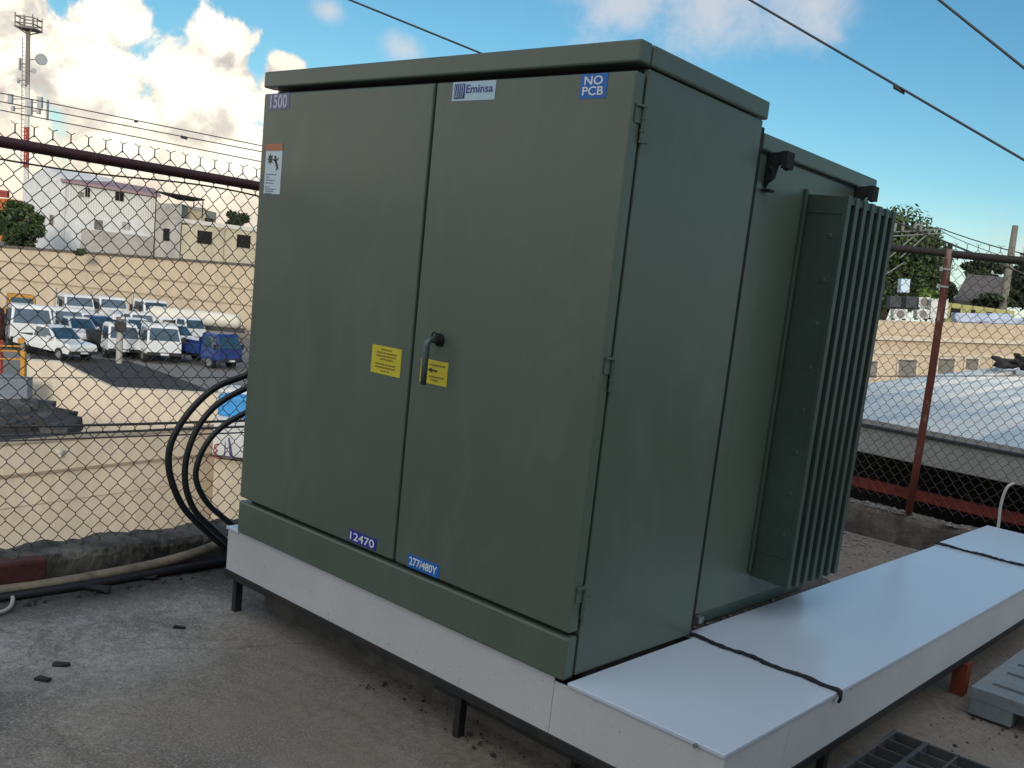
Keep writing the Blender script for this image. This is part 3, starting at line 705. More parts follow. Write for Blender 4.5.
rp = [on(a_, b_, 2, zt-.3) for a_, b_ in ((-160, 453), (0, 446), (78, 436), (74, 428), (52, 412), (26, 399), (-160, 396))]
MB().prism(rp, (0, 0, -.3)).build('roof', 'membrane', nb)
MB().prism([q_+V((0, 0, -.305)) for q_ in rp], (0, 0, -2.2)).build('wall', 'beige2', nb)
slab('ledge', 'beige_dark', -.05, .0, zt-.58, zt-.535, nb)
slab('coping', 'beige_dark', -.025, .31, zt+.002, zt+.03, nb)
MB().tube([A+nn*-.05+z*(zt-1.15)+u*1, Bq+nn*-.05+z*(zt-1.12)], .005, 6).build('conduit', 'beige_dark', nb)
lp = on(71, 455, 0, pa.x); c = V((pa.x-.0, lp.y, lp.z)); q = A+u*((V((c.x, c.y, 0))-A).dot(u))
MB().obox(q+z*lp.z-nn*.06, u*.035, nn*.055, z*.035).tube([q+z*lp.z-nn*.06, q+z*(lp.z-.1)-nn*.10], .025, 8).build('wall_lamp', 'pvc', nb, bevel=.02)
# black tarpaulin heap on that roof
mb = MB(); r2 = random.Random(11)
for k in range(38):
    c = on(r2.uniform(-20, 62), r2.uniform(407, 428), 2, zt-.25); s = r2.uniform(.15, .5)
    a = V((r2.uniform(-1, 1), r2.uniform(-1, 1), r2.uniform(-.2, .2))).normalized()*s; b = a.cross(V((r2.uniform(-.3, .3), .2, 1))).normalized()*s*.6
    mb.obox(c, a, b, V((r2.uniform(-.05, .05), 0, r2.uniform(.04, .16))))
tag(mb.build('tarpaulin_heap', 'membrane', bevel=.015), 'crumpled black tarpaulin heap on the near flat roof', 'tarpaulin')
# sloping beige wall behind it
dep = 29.5
poly = [at(27, 360, dep), at(60, 362, dep), at(88, 376, dep), at(115, 388.5, dep), at(170, 391, dep), at(245, 396, dep), at(330, 402, dep), at(330, 470, dep), at(27, 440, dep)]
hn = V((ray(130, 400).x, ray(130, 400).y, 0)).normalized()
base = V((at(130, 400, dep).x, at(130, 400, dep).y, 0))
pl = []
for q in poly:
    dd = q-CAM; t = (base-V((CAM.x, CAM.y, 0))).dot(hn)/dd.dot(hn); pl.append(CAM+dd*t)
for i in (-1, -2): pl[i].z = GZ+.01
tag(MB().prism(pl, hn*.35).build('ramp_wall', 'beige_stain'), 'stained beige wall with a sloping top edge between the flat roof and the yard', 'wall')
# blue grey sheet store with yellow barrier on its top
bs = thing('sheet_metal_store', 'blue grey sheet metal store at the far left edge below the yard', 'store', at(8, 400, 27) * 1)
bs.location.z = GZ
def facing_box(px0, px1, py0, py1, dep, thick, m, name, parent, zbot=None, bevel=0):
    a = at(px0, py1, dep); b = at(px1, py1, dep); ua = V((b.x-a.x, b.y-a.y, 0)); zt_ = at((px0+px1)/2, py0, dep).z; zb_ = at((px0+px1)/2, py1, dep).z if zbot is None else zbot
    a0 = V((a.x, a.y, 0)); b0_ = a0+ua; n_ = V((-ua.y, ua.x, 0)).normalized(); n_ = n_ if n_.dot(V((F.x, F.y, 0))) > 0 else -n_
    zz = V((0, 0, 1))
    return MB().hexa([a0+zz*zb_, b0_+zz*zb_, b0_+n_*thick+zz*zb_, a0+n_*thick+zz*zb_, a0+zz*zt_, b0_+zz*zt_, b0_+n_*thick+zz*zt_, a0+n_*thick+zz*zt_]).build(name, m, parent, bevel=bevel)
facing_box(-60, 27, 372, 397, 27, .25, 'blue_grey', 'body', bs, GZ)
facing_box(-60, 28, 396, 399, 26.95, .04, 'winframe', 'trim_strip', bs)
yb = thing('yellow_barrier', 'yellow and rust red steel barrier at the far left, in front of the white truck', 'barrier', V((at(10, 372, 30).x, at(10, 372, 30).y, GZ)))
m = MB()
for py in (345, 350, 358): m.tube([at(-40, py, 30), at(24, py+1.5, 30)], .03, 6)
m.build('rail', 'yellow', yb)
m = MB()
for px in (-20, 2): m.tube([at(px, 340, 30.1), V((at(px, 340, 30.1).x, at(px, 340, 30.1).y, GZ))], .045, 6)
m.build('post', 'red_beam', yb)
q = at(23.5, 358, 30)
MB().obox(q+V((0, 0, -.25)), V((.05, .05, 0)), V((-.05, .05, 0)), V((0, 0, .45))).build('end_post', 'yellow', yb, bevel=.03)
q = at(21, 341, 30); MB().cyl(q-V((.05, -.02, 0)), q+V((.06, -.02, .02)), .10, 14).build('beacon', 'yellow', yb)

# white tank crate with blue tarp, red marks
wt = thing('tarped_tank', 'white block tank under a blue tarpaulin, marked with red letters, left of the transformer cables', 'tank', V((at(232, 430, 22).x, at(232, 430, 22).y, GZ)))
tb = facing_box(212, 285, 420, 459, 20.5, 1.2, 'bwhite', 'body', wt)
facing_box(210, 290, 459.3, 461.5, 20.45, 1.3, 'kerb', 'stand', wt)
facing_box(214, 280, 462, 470, 20.7, .8, 'beige2', 'stand', wt, GZ)
facing_box(216, 290, 398, 420, 20.6, 1.1, 'blue_tarp', 'tarpaulin', wt, bevel=.06)
facing_box(216, 290, 391, 399.5, 21.0, .7, 'bwhite', 'cap', wt, bevel=.08)
m = MB()
dq = 20.45
def stroke(mb, pts, w, dep=dq): mb.tube([at(a, b, dep) for a, b in pts], w, 5)
stroke(m, [(219, 444), (215, 445), (214.5, 448), (217.2, 450.5), (214.5, 453), (214.8, 456.8), (219.5, 458)], .02)
m.build('lettering', 's_red', wt)
m = MB(); stroke(m, [(226, 436), (224, 458)], .012); stroke(m, [(229, 434), (231, 458)], .03); m.build('stripe', 't_purple', wt)

# asphalt apron in the yard
ap = [on(a, b, 2, GZ+.012) for a, b in ((30, 352), (90, 358), (128, 361), (150, 368), (176, 377), (214, 392), (120, 400), (30, 372))]
struct(MB().add(ap, [tuple(range(len(ap)))]).build('asphalt', 'asphalt'))

# retaining wall behind the yard
rw = thing('retaining_wall', 'long beige retaining wall behind the parked vehicles', 'wall', (-70, 33, GZ))
A3 = at(-60, 243, 68); B3 = at(251, 266, 73); C3 = at(420, 279, 75)
a, b = V((A3.x, A3.y, 0)), V((C3.x, C3.y, 0)); u3 = (b-a).normalized(); n3 = V((-u3.y, u3.x, 0)); n3 = n3 if n3.x < 0 else -n3
zz = V((0, 0, 1))
MB().hexa([a+zz*GZ, b+zz*GZ, b+n3*.5+zz*GZ, a+n3*.5+zz*GZ, a+zz*A3.z, b+zz*C3.z, b+n3*.5+zz*C3.z, a+n3*.5+zz*A3.z]).build('wall', 'beige', rw)
for k in (1.55, 2.75): MB().obox((a+b)/2-n3*.02+zz*((A3.z+C3.z)/2-k), (b-a)/2, n3*.03, V((0, 0, .05))+V((0, 0, 0))).build('joint', 'beige_dark', rw)
MB().hexa([a-n3*.1+zz*(A3.z+.003), b-n3*.1+zz*(C3.z+.003), b+n3*.6+zz*(C3.z+.003), a+n3*.6+zz*(A3.z+.003), a-n3*.1+zz*(A3.z+.18), b-n3*.1+zz*(C3.z+.18), b+n3*.6+zz*(C3.z+.18), a+n3*.6+zz*(A3.z+.18)]).build('coping', 'kerb_pale', rw)
# raised terrain behind it
tq = [a+n3*.7, b+n3*.7, b+n3*160+u3*60, a+n3*160-u3*60]
struct(MB().hexa([q+zz*(GZ+.02) for q in tq]+[tq[0]+zz*(A3.z-.15), tq[1]+zz*(C3.z-.15), tq[2]+zz*-1.0, tq[3]+zz*-1.5]).build('terrain', 'ground'))

# white apartment building with mauve roof
wb = Bld('apartment_building', 'tall white building with ribbed cladding and a mauve roof, beyond the yard', 'building', 65, 157, 182, 88, 92, 11, 'clad', -1.5, 197)
gd = wb.n*11
zc = V((0, 0, 1)); a = wb.a; b = wb.b
lowz = wb.hit(110, 219).z
MB().hexa([a-wb.n*.06+zc*-1.5, b-wb.n*.06+zc*-1.5, b-wb.n*.004+zc*-1.5, a-wb.n*.004+zc*-1.5, a-wb.n*.06+zc*wb.hit(65, 214).z, b-wb.n*.06+zc*wb.hit(157, 222).z, b-wb.n*.004+zc*wb.hit(157, 222).z, a-wb.n*.004+zc*wb.hit(65, 214).z]).build('lower_wall', 'bwhite', wb.t)
wb.rect('base_course', 80, 233, 156, 264, 'grey_block', .09, depth=.03)
# gable end on the left and roof
D3 = at(23, 186, 97); dv = V((D3.x, D3.y, 0))
# side face follows footprint a -> a+gd ; gable cap
ridge_z = wb.za+.8
ga = a+gd
mb = MB()
o1 = -wb.u*.12; e1_ = wb.u*(wb.len+.4)
mb.hexa([a-wb.n*.35+o1*3+zc*(wb.za-.02), b-wb.n*.35+wb.u*.3+zc*(wb.zb_-.02), (b+gd*.5)+wb.u*.3+zc*(wb.zb_+.78), (a+gd*.5)+o1*3+zc*(ridge_z-.02),
         a-wb.n*.35+o1*3+zc*(wb.za+.2), b-wb.n*.35+wb.u*.3+zc*(wb.zb_+.2), (b+gd*.5)+wb.u*.3+zc*(wb.zb_+1.0), (a+gd*.5)+o1*3+zc*(ridge_z+.2)])
mb.hexa([(a+gd*.5)+o1*3+zc*(ridge_z-.02), (b+gd*.5)+wb.u*.3+zc*(wb.zb_+.78), b+gd*1.03+wb.u*.3+zc*(wb.zb_-.02), a+gd*1.03+o1*3+zc*(wb.za-.02),
         (a+gd*.5)+o1*3+zc*(ridge_z+.2), (b+gd*.5)+wb.u*.3+zc*(wb.zb_+1.0), b+gd*1.03+wb.u*.3+zc*(wb.zb_+.2), a+gd*1.03+o1*3+zc*(wb.za+.2)])
mb.build('roof', 'mauve', wb.t)
# smooth white gable wing to the left
wl_ = Bld('gable_building', 'smooth bluish white gable ended wing left of the ribbed building, behind the leafy tree', 'building', 23, 65.5, 183, 90, 87.9, 7, 'bwhite', -1.5, 181)
mb = MB().prism([wl_.a+zc*(wl_.za+.005), wl_.b+zc*(wl_.zb_+.005), (wl_.a*.45+wl_.b*.55)+zc*(wl_.za+1.7)], wl_.n*7)
mb.build('gable', 'bwhite', wl_.t)
wl_.window(50, 215, 54, 225, 'grey_win', mull=False)
for r in ((85, 188, 90, 197), (115, 192, 124, 201)): wb.window(*r, 'dark_win')
for r in ((94, 220, 103, 230), (122, 222, 131, 230)): wb.window(*r, 'grey_win')
wb.window(79, 192, 84, 197, 'grey_win', mull=False)
# unfinished grey block and black canopy
gb = Bld('block_building', 'bare grey block building under the black canopy', 'building', 157, 182, 203, 90, 90.5, 7, 'grey_block', -1.5, 204)
gb.window(163, 228.5, 170, 241, 'dark_win', 'grey_block', False)
cp = thing('roof_canopy', 'black shade canopy on thin posts above the bare grey building', 'canopy', V((gb.a.x, gb.a.y, gb.za)))
q = [at(156, 192, 89.6), at(186, 196.5, 89.6), at(205, 200.5, 90), at(192, 201.5, 94), at(178, 200, 94)]
MB().prism(q, V((0, 0, .12))).build('cloth', 'shade_cloth', cp)
m = MB()
for (px, py, d_) in ((156.5, 192, 89.7), (203, 200.5, 90.1), (194, 201, 93.5)):
    t_ = at(px, py, d_); m.tube([t_, V((t_.x, t_.y, gb.za-(6 if px < 160 else .9)))], .06, 6)
m.build('post', 'trim', cp)
cb = Bld('cream_building', 'old cream flat roofed building with two dark windows, right of the grey block building', 'building', 182, 262, 224.5, 91, 92, 8, 'cream_block', -1.5, 231)
cb.window(197, 231, 212.5, 244, 'dark_win', 'cream_block', False); cb.window(236.5, 235, 251, 248, 'dark_win', 'cream_block', False)
cb.rect('parapet_band', 181, 223.5, 262, 227.5, 'winframe', .12, depth=.1)
cb.rect('downpipe', 223.5, 229, 224.6, 262, 'beige_dark', .1, depth=.05)
ub = Bld('rooftop_room', 'small cream room on top of the old cream building', 'room', 185, 206, 208.5, 93, 93.3, 4, 'cream_block', cb.za, 210)
ub.rect('parapet', 185, 207, 206, 209.5, 'winframe', .1, depth=.1)
q = at(209, 224, 93); tag(MB().cyl(V((q.x, q.y, cb.za+.02)), V((q.x, q.y, cb.za+.95)), .4, 16).build('water_drum', 'trim'), 'dark water drum on the old cream building roof', 'drum')
ob = Bld('orange_house', 'orange walled house at the far left behind the leafy tree', 'house', -40, 11, 196, 100, 100, 8, 'orange_wall', -1.5, 199)
ob.rect('roof', -40, 188, 9, 195, 'red_beam', .3, depth=.4)

# ------------------------------------------------------------------ trees
def tree(name, label, base, h, crown_c, crown_r, m, n, leaf_s, seed, group=None, lumps=14, cat='tree', trunk_r=.18, lr=(.22, .42)):
    r2 = random.Random(seed); base = V(base); t = thing(name, label, cat, base, group); c = V(crown_c); cr = V(crown_r)
    tk = MB()
    if trunk_r:
        mid = (base+c)/2+V((r2.uniform(-.2, .2), r2.uniform(-.2, .2), 0))*trunk_r*4
        tk.tube([base, mid, c], [trunk_r, trunk_r*.75, trunk_r*.4], 8)
        for k in range(6):
            e = c+V((cr.x*r2.uniform(-.8, .8), cr.y*r2.uniform(-.8, .8), cr.z*r2.uniform(-.2, .8))); s0 = base.lerp(c, r2.uniform(.55, .95))
            tk.tube([s0, (s0+e)/2+V((0, 0, -.05*cr.z)), e], [trunk_r*.4, trunk_r*.25, trunk_r*.08], 6)
        tk.build('trunk', 'trunk', t)
    L = []
    for k in range(lumps):
        while True:
            p = V((r2.uniform(-1, 1), r2.uniform(-1, 1), r2.uniform(-1, 1)))
            if p.length < 1: break
        p = p*.72; L.append((p, r2.uniform(*lr)))
    vs = []; fs = []
    for k in range(n):
        p, rr = r2.choice(L)
        d = V((r2.gauss(0, 1), r2.gauss(0, 1), r2.gauss(0, 1))).normalized()*(rr*r2.uniform(.55, 1.05))
        q = p+d; w = c+V((q.x*cr.x, q.y*cr.y, q.z*cr.z))
        nrm = (d+V((r2.uniform(-.8, .8), r2.uniform(-.8, .8), r2.uniform(-.2, 1)))).normalized()
        a = nrm.cross(V((r2.uniform(-1, 1), r2.uniform(-1, 1), r2.uniform(-1, 1)))).normalized(); b = nrm.cross(a); s = leaf_s*r2.uniform(.6, 1.3)
        i = len(vs); vs += [w-a*s, w+b*s*.45+nrm*s*.1, w+a*s, w-b*s*.45+nrm*s*.1]; fs.append((i, i+1, i+2, i+3))
    me = MB(); me.v = [V(q) for q in vs]; me.f = fs
    cr_o = me.build('crown', m, t); return t
def tree_px(name, label, px, py_top, py_c, dep, rx_px, rz_px, m, n, leaf_s, seed, zb=-1.5, **k):
    c = at(px, py_c, dep); s = dep/FL
    return tree(name, label, (c.x, c.y, zb), 0, c, (rx_px*s, rx_px*s, rz_px*s), m, n, leaf_s, seed, **k)
tree_px('broadleaf_tree', 'leafy green tree at the far left in front of the white gable building', 8, 195, 226, 80, 46, 34, 'leaf', 8000, .19, 21, lumps=30, lr=(.10, .22))
tree_px('round_tree', 'small distant round tree above the cream building roof', 237, 205, 219, 120, 12, 13, 'leaf_dark', 2500, .22, 22)
tree_px('wall_shrub', 'small shrub sprouting from the top of the beige retaining wall', 83, 250, 253, 67.8, 8, 4.5, 'leaf', 260, .16, 23, zb=at(83, 256, 67.8).z, trunk_r=.03, cat='shrub', lumps=6)

# ------------------------------------------------------------------ right hand background
def tilted(px0, py0, px1, py1, dep0, dep1):
    A = at(px0, py0, dep0); B = at(px1, py1, dep1); u = (B-A).normalized(); n = V((F.x, F.y, 0)); n = (n-u*n.dot(u)).normalized(); v = u.cross(n)
    v = -v if v.z < 0 else v
    return A, B, u, n, v
A, B, u4, n4, v4 = tilted(600, 310.9, 1090, 327, 62, 62)
bb = thing('long_beige_building', 'long beige flat roofed building with a row of grey windows, beyond the metal roof', 'building', V(((A.x+B.x)/2, (A.y+B.y)/2, GZ)))
LB = (B-A).length
def pos4(px, py):
    d = ray(px, py); t = (A-CAM).dot(n4)/d.dot(n4); q = CAM+d*t; return (q-A).dot(u4), (q-A).dot(v4)
def box4(name, m, x0, x1, z0, z1, y0, y1, parent=bb, bevel=0):
    c = A+u4*((x0+x1)/2)+v4*((z0+z1)/2)+n4*((y0+y1)/2)
    return MB().obox(c, u4*((x1-x0)/2), n4*((y1-y0)/2), v4*((z1-z0)/2)).build(name, m, parent, bevel=bevel)
box4('wall', 'beige', 0, LB, -8.2, -.9, 0, 12)
box4('parapet', 'beige', -.05, LB+.05, -.895, 0, -.05, .25)
box4('roof', 'fascia', 0, LB, -.89, -.7, .26, 12)
zc4 = pos4(900, 338.5)[1]
box4('cornice', 'white_cream', -.1, LB+.1, zc4-.12, zc4+.16, -.3, -.055)
box4('string_course', 'white_cream', -.1, LB+.1, pos4(930, 354.5)[1]-.05, pos4(930, 354.5)[1]+.06, -.1, -.003)
for (xa, xb, ya, yb_) in ((868, 876, 361, 378), (899, 915, 359.5, 378), (938.5, 953, 358.5, 374), (966, 977, 358.5, 370), (995, 1012, 358, 372), (1026, 1040, 358, 372), (836, 850, 361, 378)):
    x0, z1 = pos4(xa, ya); x1, z0 = pos4(xb, yb_)
    f = box4('window', 'white_cream', x0-.12, x1+.12, z0-.1, z1+.12, -.09, -.005)
    box4('pane', 'grey_win', x0, x1, z0, z1, -.115, -.092, f)
    box4('lintel_shade', 'roof_brown', x0, x1, z1-.08, z1, -.20, -.118, f)
# air conditioners on that roof
def roofbox(name, label, cat, px0, px1, py0, py1, off, m, group=None, fan=False, d=.8):
    k = 1+off/62; kx = lambda q: CX+(q-CX)*k; ky = lambda q: CY+(q-CY)*k
    x0, z1 = pos4(kx(px0), ky(py0)); x1, z0 = pos4(kx(px1), ky(py1))
    c = A+u4*((x0+x1)/2)+v4*(-.7)+n4*(off+d/2)
    t = thing(name, label, cat, c, group); h0 = max(z0, -.695)
    def bx(nm, mm, xa, xb, za, zb_, ya, yb2, par=t, bev=0):
        cc = A+u4*((xa+xb)/2)+v4*((za+zb_)/2)+n4*((ya+yb2)/2); return MB().obox(cc, u4*((xb-xa)/2), n4*((yb2-ya)/2), v4*((zb_-za)/2)).build(nm, mm, par, bevel=bev)
    bx('casing', m, x0, x1, h0, z1, off, off+d, bev=.03)
    if fan:
        cc = A+u4*((x0+x1)/2)+v4*((h0+z1)/2)+n4*(off-.02); r = min(x1-x0, z1-h0)*.42
        MB().cyl(cc, cc+n4*.015, r, 20).build('fan_grille', 'ac_fan', t)
    for xx in (x0+.06, x1-.14): bx('foot', 'trim', xx, xx+.08, h0-.1 if h0 > -.6 else -.72, h0-.001, off+.1, off+d-.1)
    return t
gA = 'air conditioner units on the beige roof'
roofbox('air_conditioner', 'dark green air conditioner unit, leftmost on the long beige roof', 'air conditioner', 890, 901, 299, 311, 1.4, 'ac_dark', gA)
roofbox('air_conditioner', 'dark blue air conditioner unit between the green one and the upper fan unit', 'air conditioner', 906, 917, 300, 312, 1.5, 'ac_dark', gA)
roofbox('air_conditioner', 'white air conditioner with a round fan, upper of the pair by the rusty post', 'air conditioner', 919, 930, 301, 311.5, 1.6, 'ac', gA, True)
roofbox('air_conditioner', 'white air conditioner with a round fan, lower of the pair by the rusty post', 'air conditioner', 917, 929, 312, 321, .9, 'ac', gA, True)
roofbox('air_conditioner', 'low white air conditioner with a round fan, under the dark green unit', 'air conditioner', 894, 907, 311, 321, .8, 'ac', gA, True)
roofbox('roof_hatch', 'plain white roof hatch box just right of the air conditioners', 'hatch', 931.5, 947, 301, 321, 1.0, 'ac')
roofbox('water_tank', 'pale blue water tank on the roof behind the dark units', 'tank', 901, 909, 287, 301, 3.5, 's_lblue')
# yellow wall and blue tarps
A5, B5, u5, n5, v5 = tilted(948, 302.5, 1015, 311, 72, 72)
yw = thing('yellow_wall', 'low yellow green wall with dark openings beyond the beige roof', 'wall', V((A5.x, A5.y, GZ)))
L5 = (B5-A5).length
MB().obox(A5+u5*L5/2-v5*4+n5*.2, u5*L5/2, n5*.2, v5*4).build('wall', 'yellow_wall', yw)
for (f0, f1, z0, z1) in ((.06, .20, -1.1, -.35), (.36, .42, -.9, -.3), (.60, .66, -.9, -.3), (.84, .90, -.9, -.3)):
    MB().obox(A5+u5*L5*(f0+f1)/2+v5*(z0+z1)/2-n5*.03, u5*L5*(f1-f0)/2, n5*.02, v5*(z1-z0)/2).build('opening', 'dark_win', yw)
mb = MB(); r2 = random.Random(4)
for k in range(26):
    c = at(r2.uniform(962, 1040), r2.uniform(316, 322), 66+r2.uniform(-.6, .6)); s = r2.uniform(.3, .8)
    mb.obox(c, u4*s, n4*s*.7, V((r2.uniform(-.1, .1), 0, .22)))
tag(mb.build('tarp_pile', mat('pale_blue_sheet', (.40, .46, .60), .6, var=.25, scale=.5), bevel=.08), 'pale blue and white sheets piled at the back of the long beige roof', 'sheets')
# brown roofed house
hb = thing('brown_roof_house', 'house with a grey brown pitched roof between dark trees, left of the pole', 'house', V((at(980, 290, 95).x, at(980, 290, 95).y, GZ)))
q = [at(953, 300, 92), at(1006, 303, 92), at(1004, 277, 99), at(968, 274, 99)]
MB().prism(q, V((0, 0, -.3))).build('roof', 'roof_brown', hb)
facing_box(956, 1004, 303, 320, 93, 6, 'cream_block', 'wall', hb, GZ)
# pole
t_ = at(1015.4, 226, 77); b_ = at(1001, 318, 77); dn = (b_-t_).normalized(); bot = t_+dn*((t_.z-GZ)/-dn.z)
tag(MB().tube([bot, b_, t_], [.42, .36, .24], 12).build('utility_pole', 'pole', smooth=True), 'leaning grey green utility pole in front of the dark trees at right', 'pole')
# bare steel frame beside the tree
sf = thing('steel_frame', 'pale bare steel lattice frame in front of the big tree, just right of the radiator', 'frame', V((at(900, 300, 66).x, at(900, 300, 66).y, at(900, 322, 66).z)))
m = MB()
for (p0, p1) in (((862, 234), (945, 229)), ((862, 238), (945, 233)), ((884, 262), (920, 231)), ((900, 258), (931, 231)), ((866, 250), (893, 233)), ((872, 283), (905, 262)), ((866, 310), (880, 236))):
    m.tube([at(*p0, 66), at(*p1, 66.4)], .045, 6)
m.build('lattice', 'pale_steel', sf)
for i, px in enumerate((895, 903, 915, 921)):
    q = at(px, 227, 66); MB().tube([q+V((0, 0, -.3)), q+V((0, 0, .1)), q+V((.03, 0, .35))], [.10, .13, .04], 8).build('insulator', 'pale_steel', sf)
TG = 'trees behind the long beige building'
tree_px('large_tree', 'big bushy green tree just right of the radiator top', 893, 205, 262, 84, 60, 55, 'leaf', 30000, .23, 31, zb=GZ, group=TG, lumps=70, trunk_r=.4)
tree_px('bright_bush', 'bright lime green bush behind the air conditioners', 931, 285, 296, 76, 17, 9, 'leaf_lime', 1300, .22, 32, zb=GZ, cat='bush', trunk_r=.1)
tree_px('dark_tree', 'dark tree crown over the brown roofed house', 985, 250, 270, 106, 24, 12, 'leaf_dark', 6000, .22, 33, zb=GZ, group=TG, lumps=18)
tree_px('dark_tree', 'dark tree at the right edge behind the utility pole', 1032, 250, 285, 80, 30, 36, 'leaf_dark', 9000, .22, 34, zb=GZ, group=TG, lumps=26)
tree_px('dark_bush', 'dark bush below the brown roof, beside the pole', 992, 296, 301, 78, 26, 8, 'leaf_dark', 1500, .26, 35, zb=GZ, cat='bush', trunk_r=.1)
tree_px('dark_bush', 'dark shrub left of the brown roofed house, behind the rusty post', 950, 285, 291, 88, 10, 14, 'leaf_dark', 1100, .28, 36, zb=GZ, cat='bush', trunk_r=.1)

# ------------------------------------------------------------------ overhead lines
def line(p0, p1, r, label, ext=6, sag=0, group='overhead wires crossing the sky'):
    p0, p1 = V(p0), V(p1); d = p1-p0; k_ = max(.9, 16/d.length); a = p0-d*k_; b = p1+d*k_; n = 24
    pts = [a.lerp(b, i/n)-V((0, 0, sag*4*(i/n)*(1-i/n))) for i in range(n+1)]
    m = MB().tube(pts, r, 6); return m
def tagline(m, label, group): return tag(m.build('overhead_wire', 'wire_far', smooth=True), label, 'wire', group)
G1 = 'overhead wires crossing the sky'
tagline(line(at(350, 0, 15), at(478, 52, 15), .016, ''), 'overhead wire meeting the transformer lid from the upper left', G1)
m = line(at(750, 0, 13), at(1024, 160, 12), .0165, ''); q = at(899, 88.5, 12.45); m.obox(q+V((0, 0, -.012)), RR*.07-UU*.04, V((F.x, F.y, 0))*.02, UU*.025)
tagline(m, 'long overhead wire with a small clip at the upper right', G1)
tagline(line(at(938, -1, 12), at(1024, 68, 12), .0165, ''), 'short overhead wire across the top right corner', G1)
G2 = 'three power lines passing the telecom tower'
for i, (y0, y1, lab) in enumerate(((93, 145, 'uppermost of the three power lines passing the tower'), (101.5, 151, 'middle power line with a small splice, passing the tower'), (110, 161, 'lowest of the three power lines passing the tower'))):
    m = line(at(0, y0, 30), at(258, y1, 32), .018, '')
    if i == 1: q = at(184, 137.5, 31.3); m.obox(q, RR*.09-UU*.02, V((F.x, F.y, 0))*.04, UU*.05)
    if i == 0: q = at(136, 121.5, 31); m.obox(q, RR*.05, V((F.x, F.y, 0))*.03, UU*.03)
    tagline(m, lab, G2)
G3 = 'low service cables beyond the left fence'
for (y0, ym, y1, r, lab) in ((426.5, 424.5, 420, .014, 'thick low service cable beyond the left fence, uppermost of three'), (435.5, 431.5, 426, .012, 'low service cable beyond the left fence, middle of three'), (441, 437, 432, .008, 'thin low service cable beyond the left fence, lowest of three')):
    pts = smooth_path([at(-120, y0+1.5, 9), at(0, y0, 9), at(120, ym, 9.2), at(260, y1, 9.5), at(420, y1-6, 10)], 8)
    tagline(MB().tube(pts, r, 6), lab, G3)
tagline(line(at(0, 378, 12), at(245, 377.5, 12), .006, ''), 'hair thin wire above the low service cables', G3)
G4 = 'wires running from the tree to the utility pole'
tagline(MB().tube(smooth_path([at(940, 228, 79), at(953, 233, 78.5), at(985, 243.5, 77.8), at(1012, 251, 77), at(1060, 262, 75)], 5), .05, 6), 'upper wire from the big tree to the utility pole', G4)
tagline(MB().tube(smooth_path([at(940, 230, 79), at(953, 237, 78.5), at(985, 250, 77.8), at(1011, 258, 77), at(1060, 268, 75)], 5), .03, 6), 'lower wire from the big tree to the utility pole', G4)

# ------------------------------------------------------------------ telecom tower
TD = 150.; s = TD/FL
tb_ = at(26, 215, TD); tp = at(28.6, 25, TD)
tt = thing('telecom_tower', 'red and white telecom mast with dishes and a top platform, rising over the left fence', 'tower', V((tb_.x, tb_.y, -1.5)))
X = V((tb_.x, tb_.y, 0)); dx = (V((tp.x, tp.y, 0))-X)
def tpt(py): k = (215-py)/(215-25); return X+dx*k+V((0, 0, tb_.z+(tp.z-tb_.z)*k))
def mast(py0, py1, m, name, r):
    mb = MB(); p0, p1 = tpt(py0), tpt(py1)
    for k in range(3):
        o_ = V((math.cos(k*2.1), math.sin(k*2.1), 0))*r; mb.tube([p0+o_, p1+o_], .11, 6)
    n = max(2, int(abs(p1.z-p0.z)/1.0))
    for i in range(n):
        for k in range(3):
            o0 = V((math.cos(k*2.1), math.sin(k*2.1), 0))*r; o1 = V((math.cos((k+1)*2.1), math.sin((k+1)*2.1), 0))*r
            mb.tube([p0.lerp(p1, i/n)+o0, p0.lerp(p1, (i+1)/n)+o1], .07, 5)
    mb.tube([p0, p1], .16, 6)
    return mb.build(name, m, tt)
b2 = X+V((0, 0, -1.5))
mast(245, 168, 'tower_white', 'mast_section', .34); mast(168, 127, 'tower_red', 'mast_section', .34); mast(127, 85, 'tower_white', 'mast_section', .30); mast(85, 28, 'tower_steel', 'mast_section', .26)
mb = MB(); q = tpt(29); w = 8.6*s; up = V((0, 0, 1)); side = V((RR.x, RR.y, 0)).normalized(); dpt = V((F.x, F.y, 0)).normalized()
ring0 = [q+side*w*sx+dpt*w*sy*.9 for sx, sy in ((-1, -1), (1, -1), (1, 1), (-1, 1))]
for hh in (0, 4*s, 10*s):
    for i in range(4): mb.tube([ring0[i]+up*hh, ring0[(i+1) % 4]+up*hh], .10 if hh else .16, 5)
for i in range(4):
    mb.tube([ring0[i], ring0[i]+up*13*s], .09, 5); mb.tube([(ring0[i]+ring0[(i+1) % 4])/2, (ring0[i]+ring0[(i+1) % 4])/2+up*12*s], .08, 5); mb.tube([ring0[i], tpt(35)], .10, 5)
mb.obox(q, side*w, dpt*w*.9, up*.05)
mb.build('top_platform', 'tower_steel', tt)
def dish(px, py, r, dirx, nm='dish'):
    c = at(px, py, TD-1); d_ = (side*dirx-dpt*.6).normalized()
    d2 = MB().tube([c-d_*r*.5, c-d_*r*.2, c+d_*r*.35], [r*.5, r*.95, r], 18); d2.build(nm, 'dish', tt, smooth=False)
    MB().tube([c-d_*r*.4, tpt(py)], .08, 6).build('dish_arm', 'tower_steel', tt)
dish(41, 59.5, 5.5*s, .8); dish(33.5, 71, 2.6*s, .5); dish(18.5, 80.5, 2.8*s, -.7); dish(22, 85, 1.6*s, -.5)
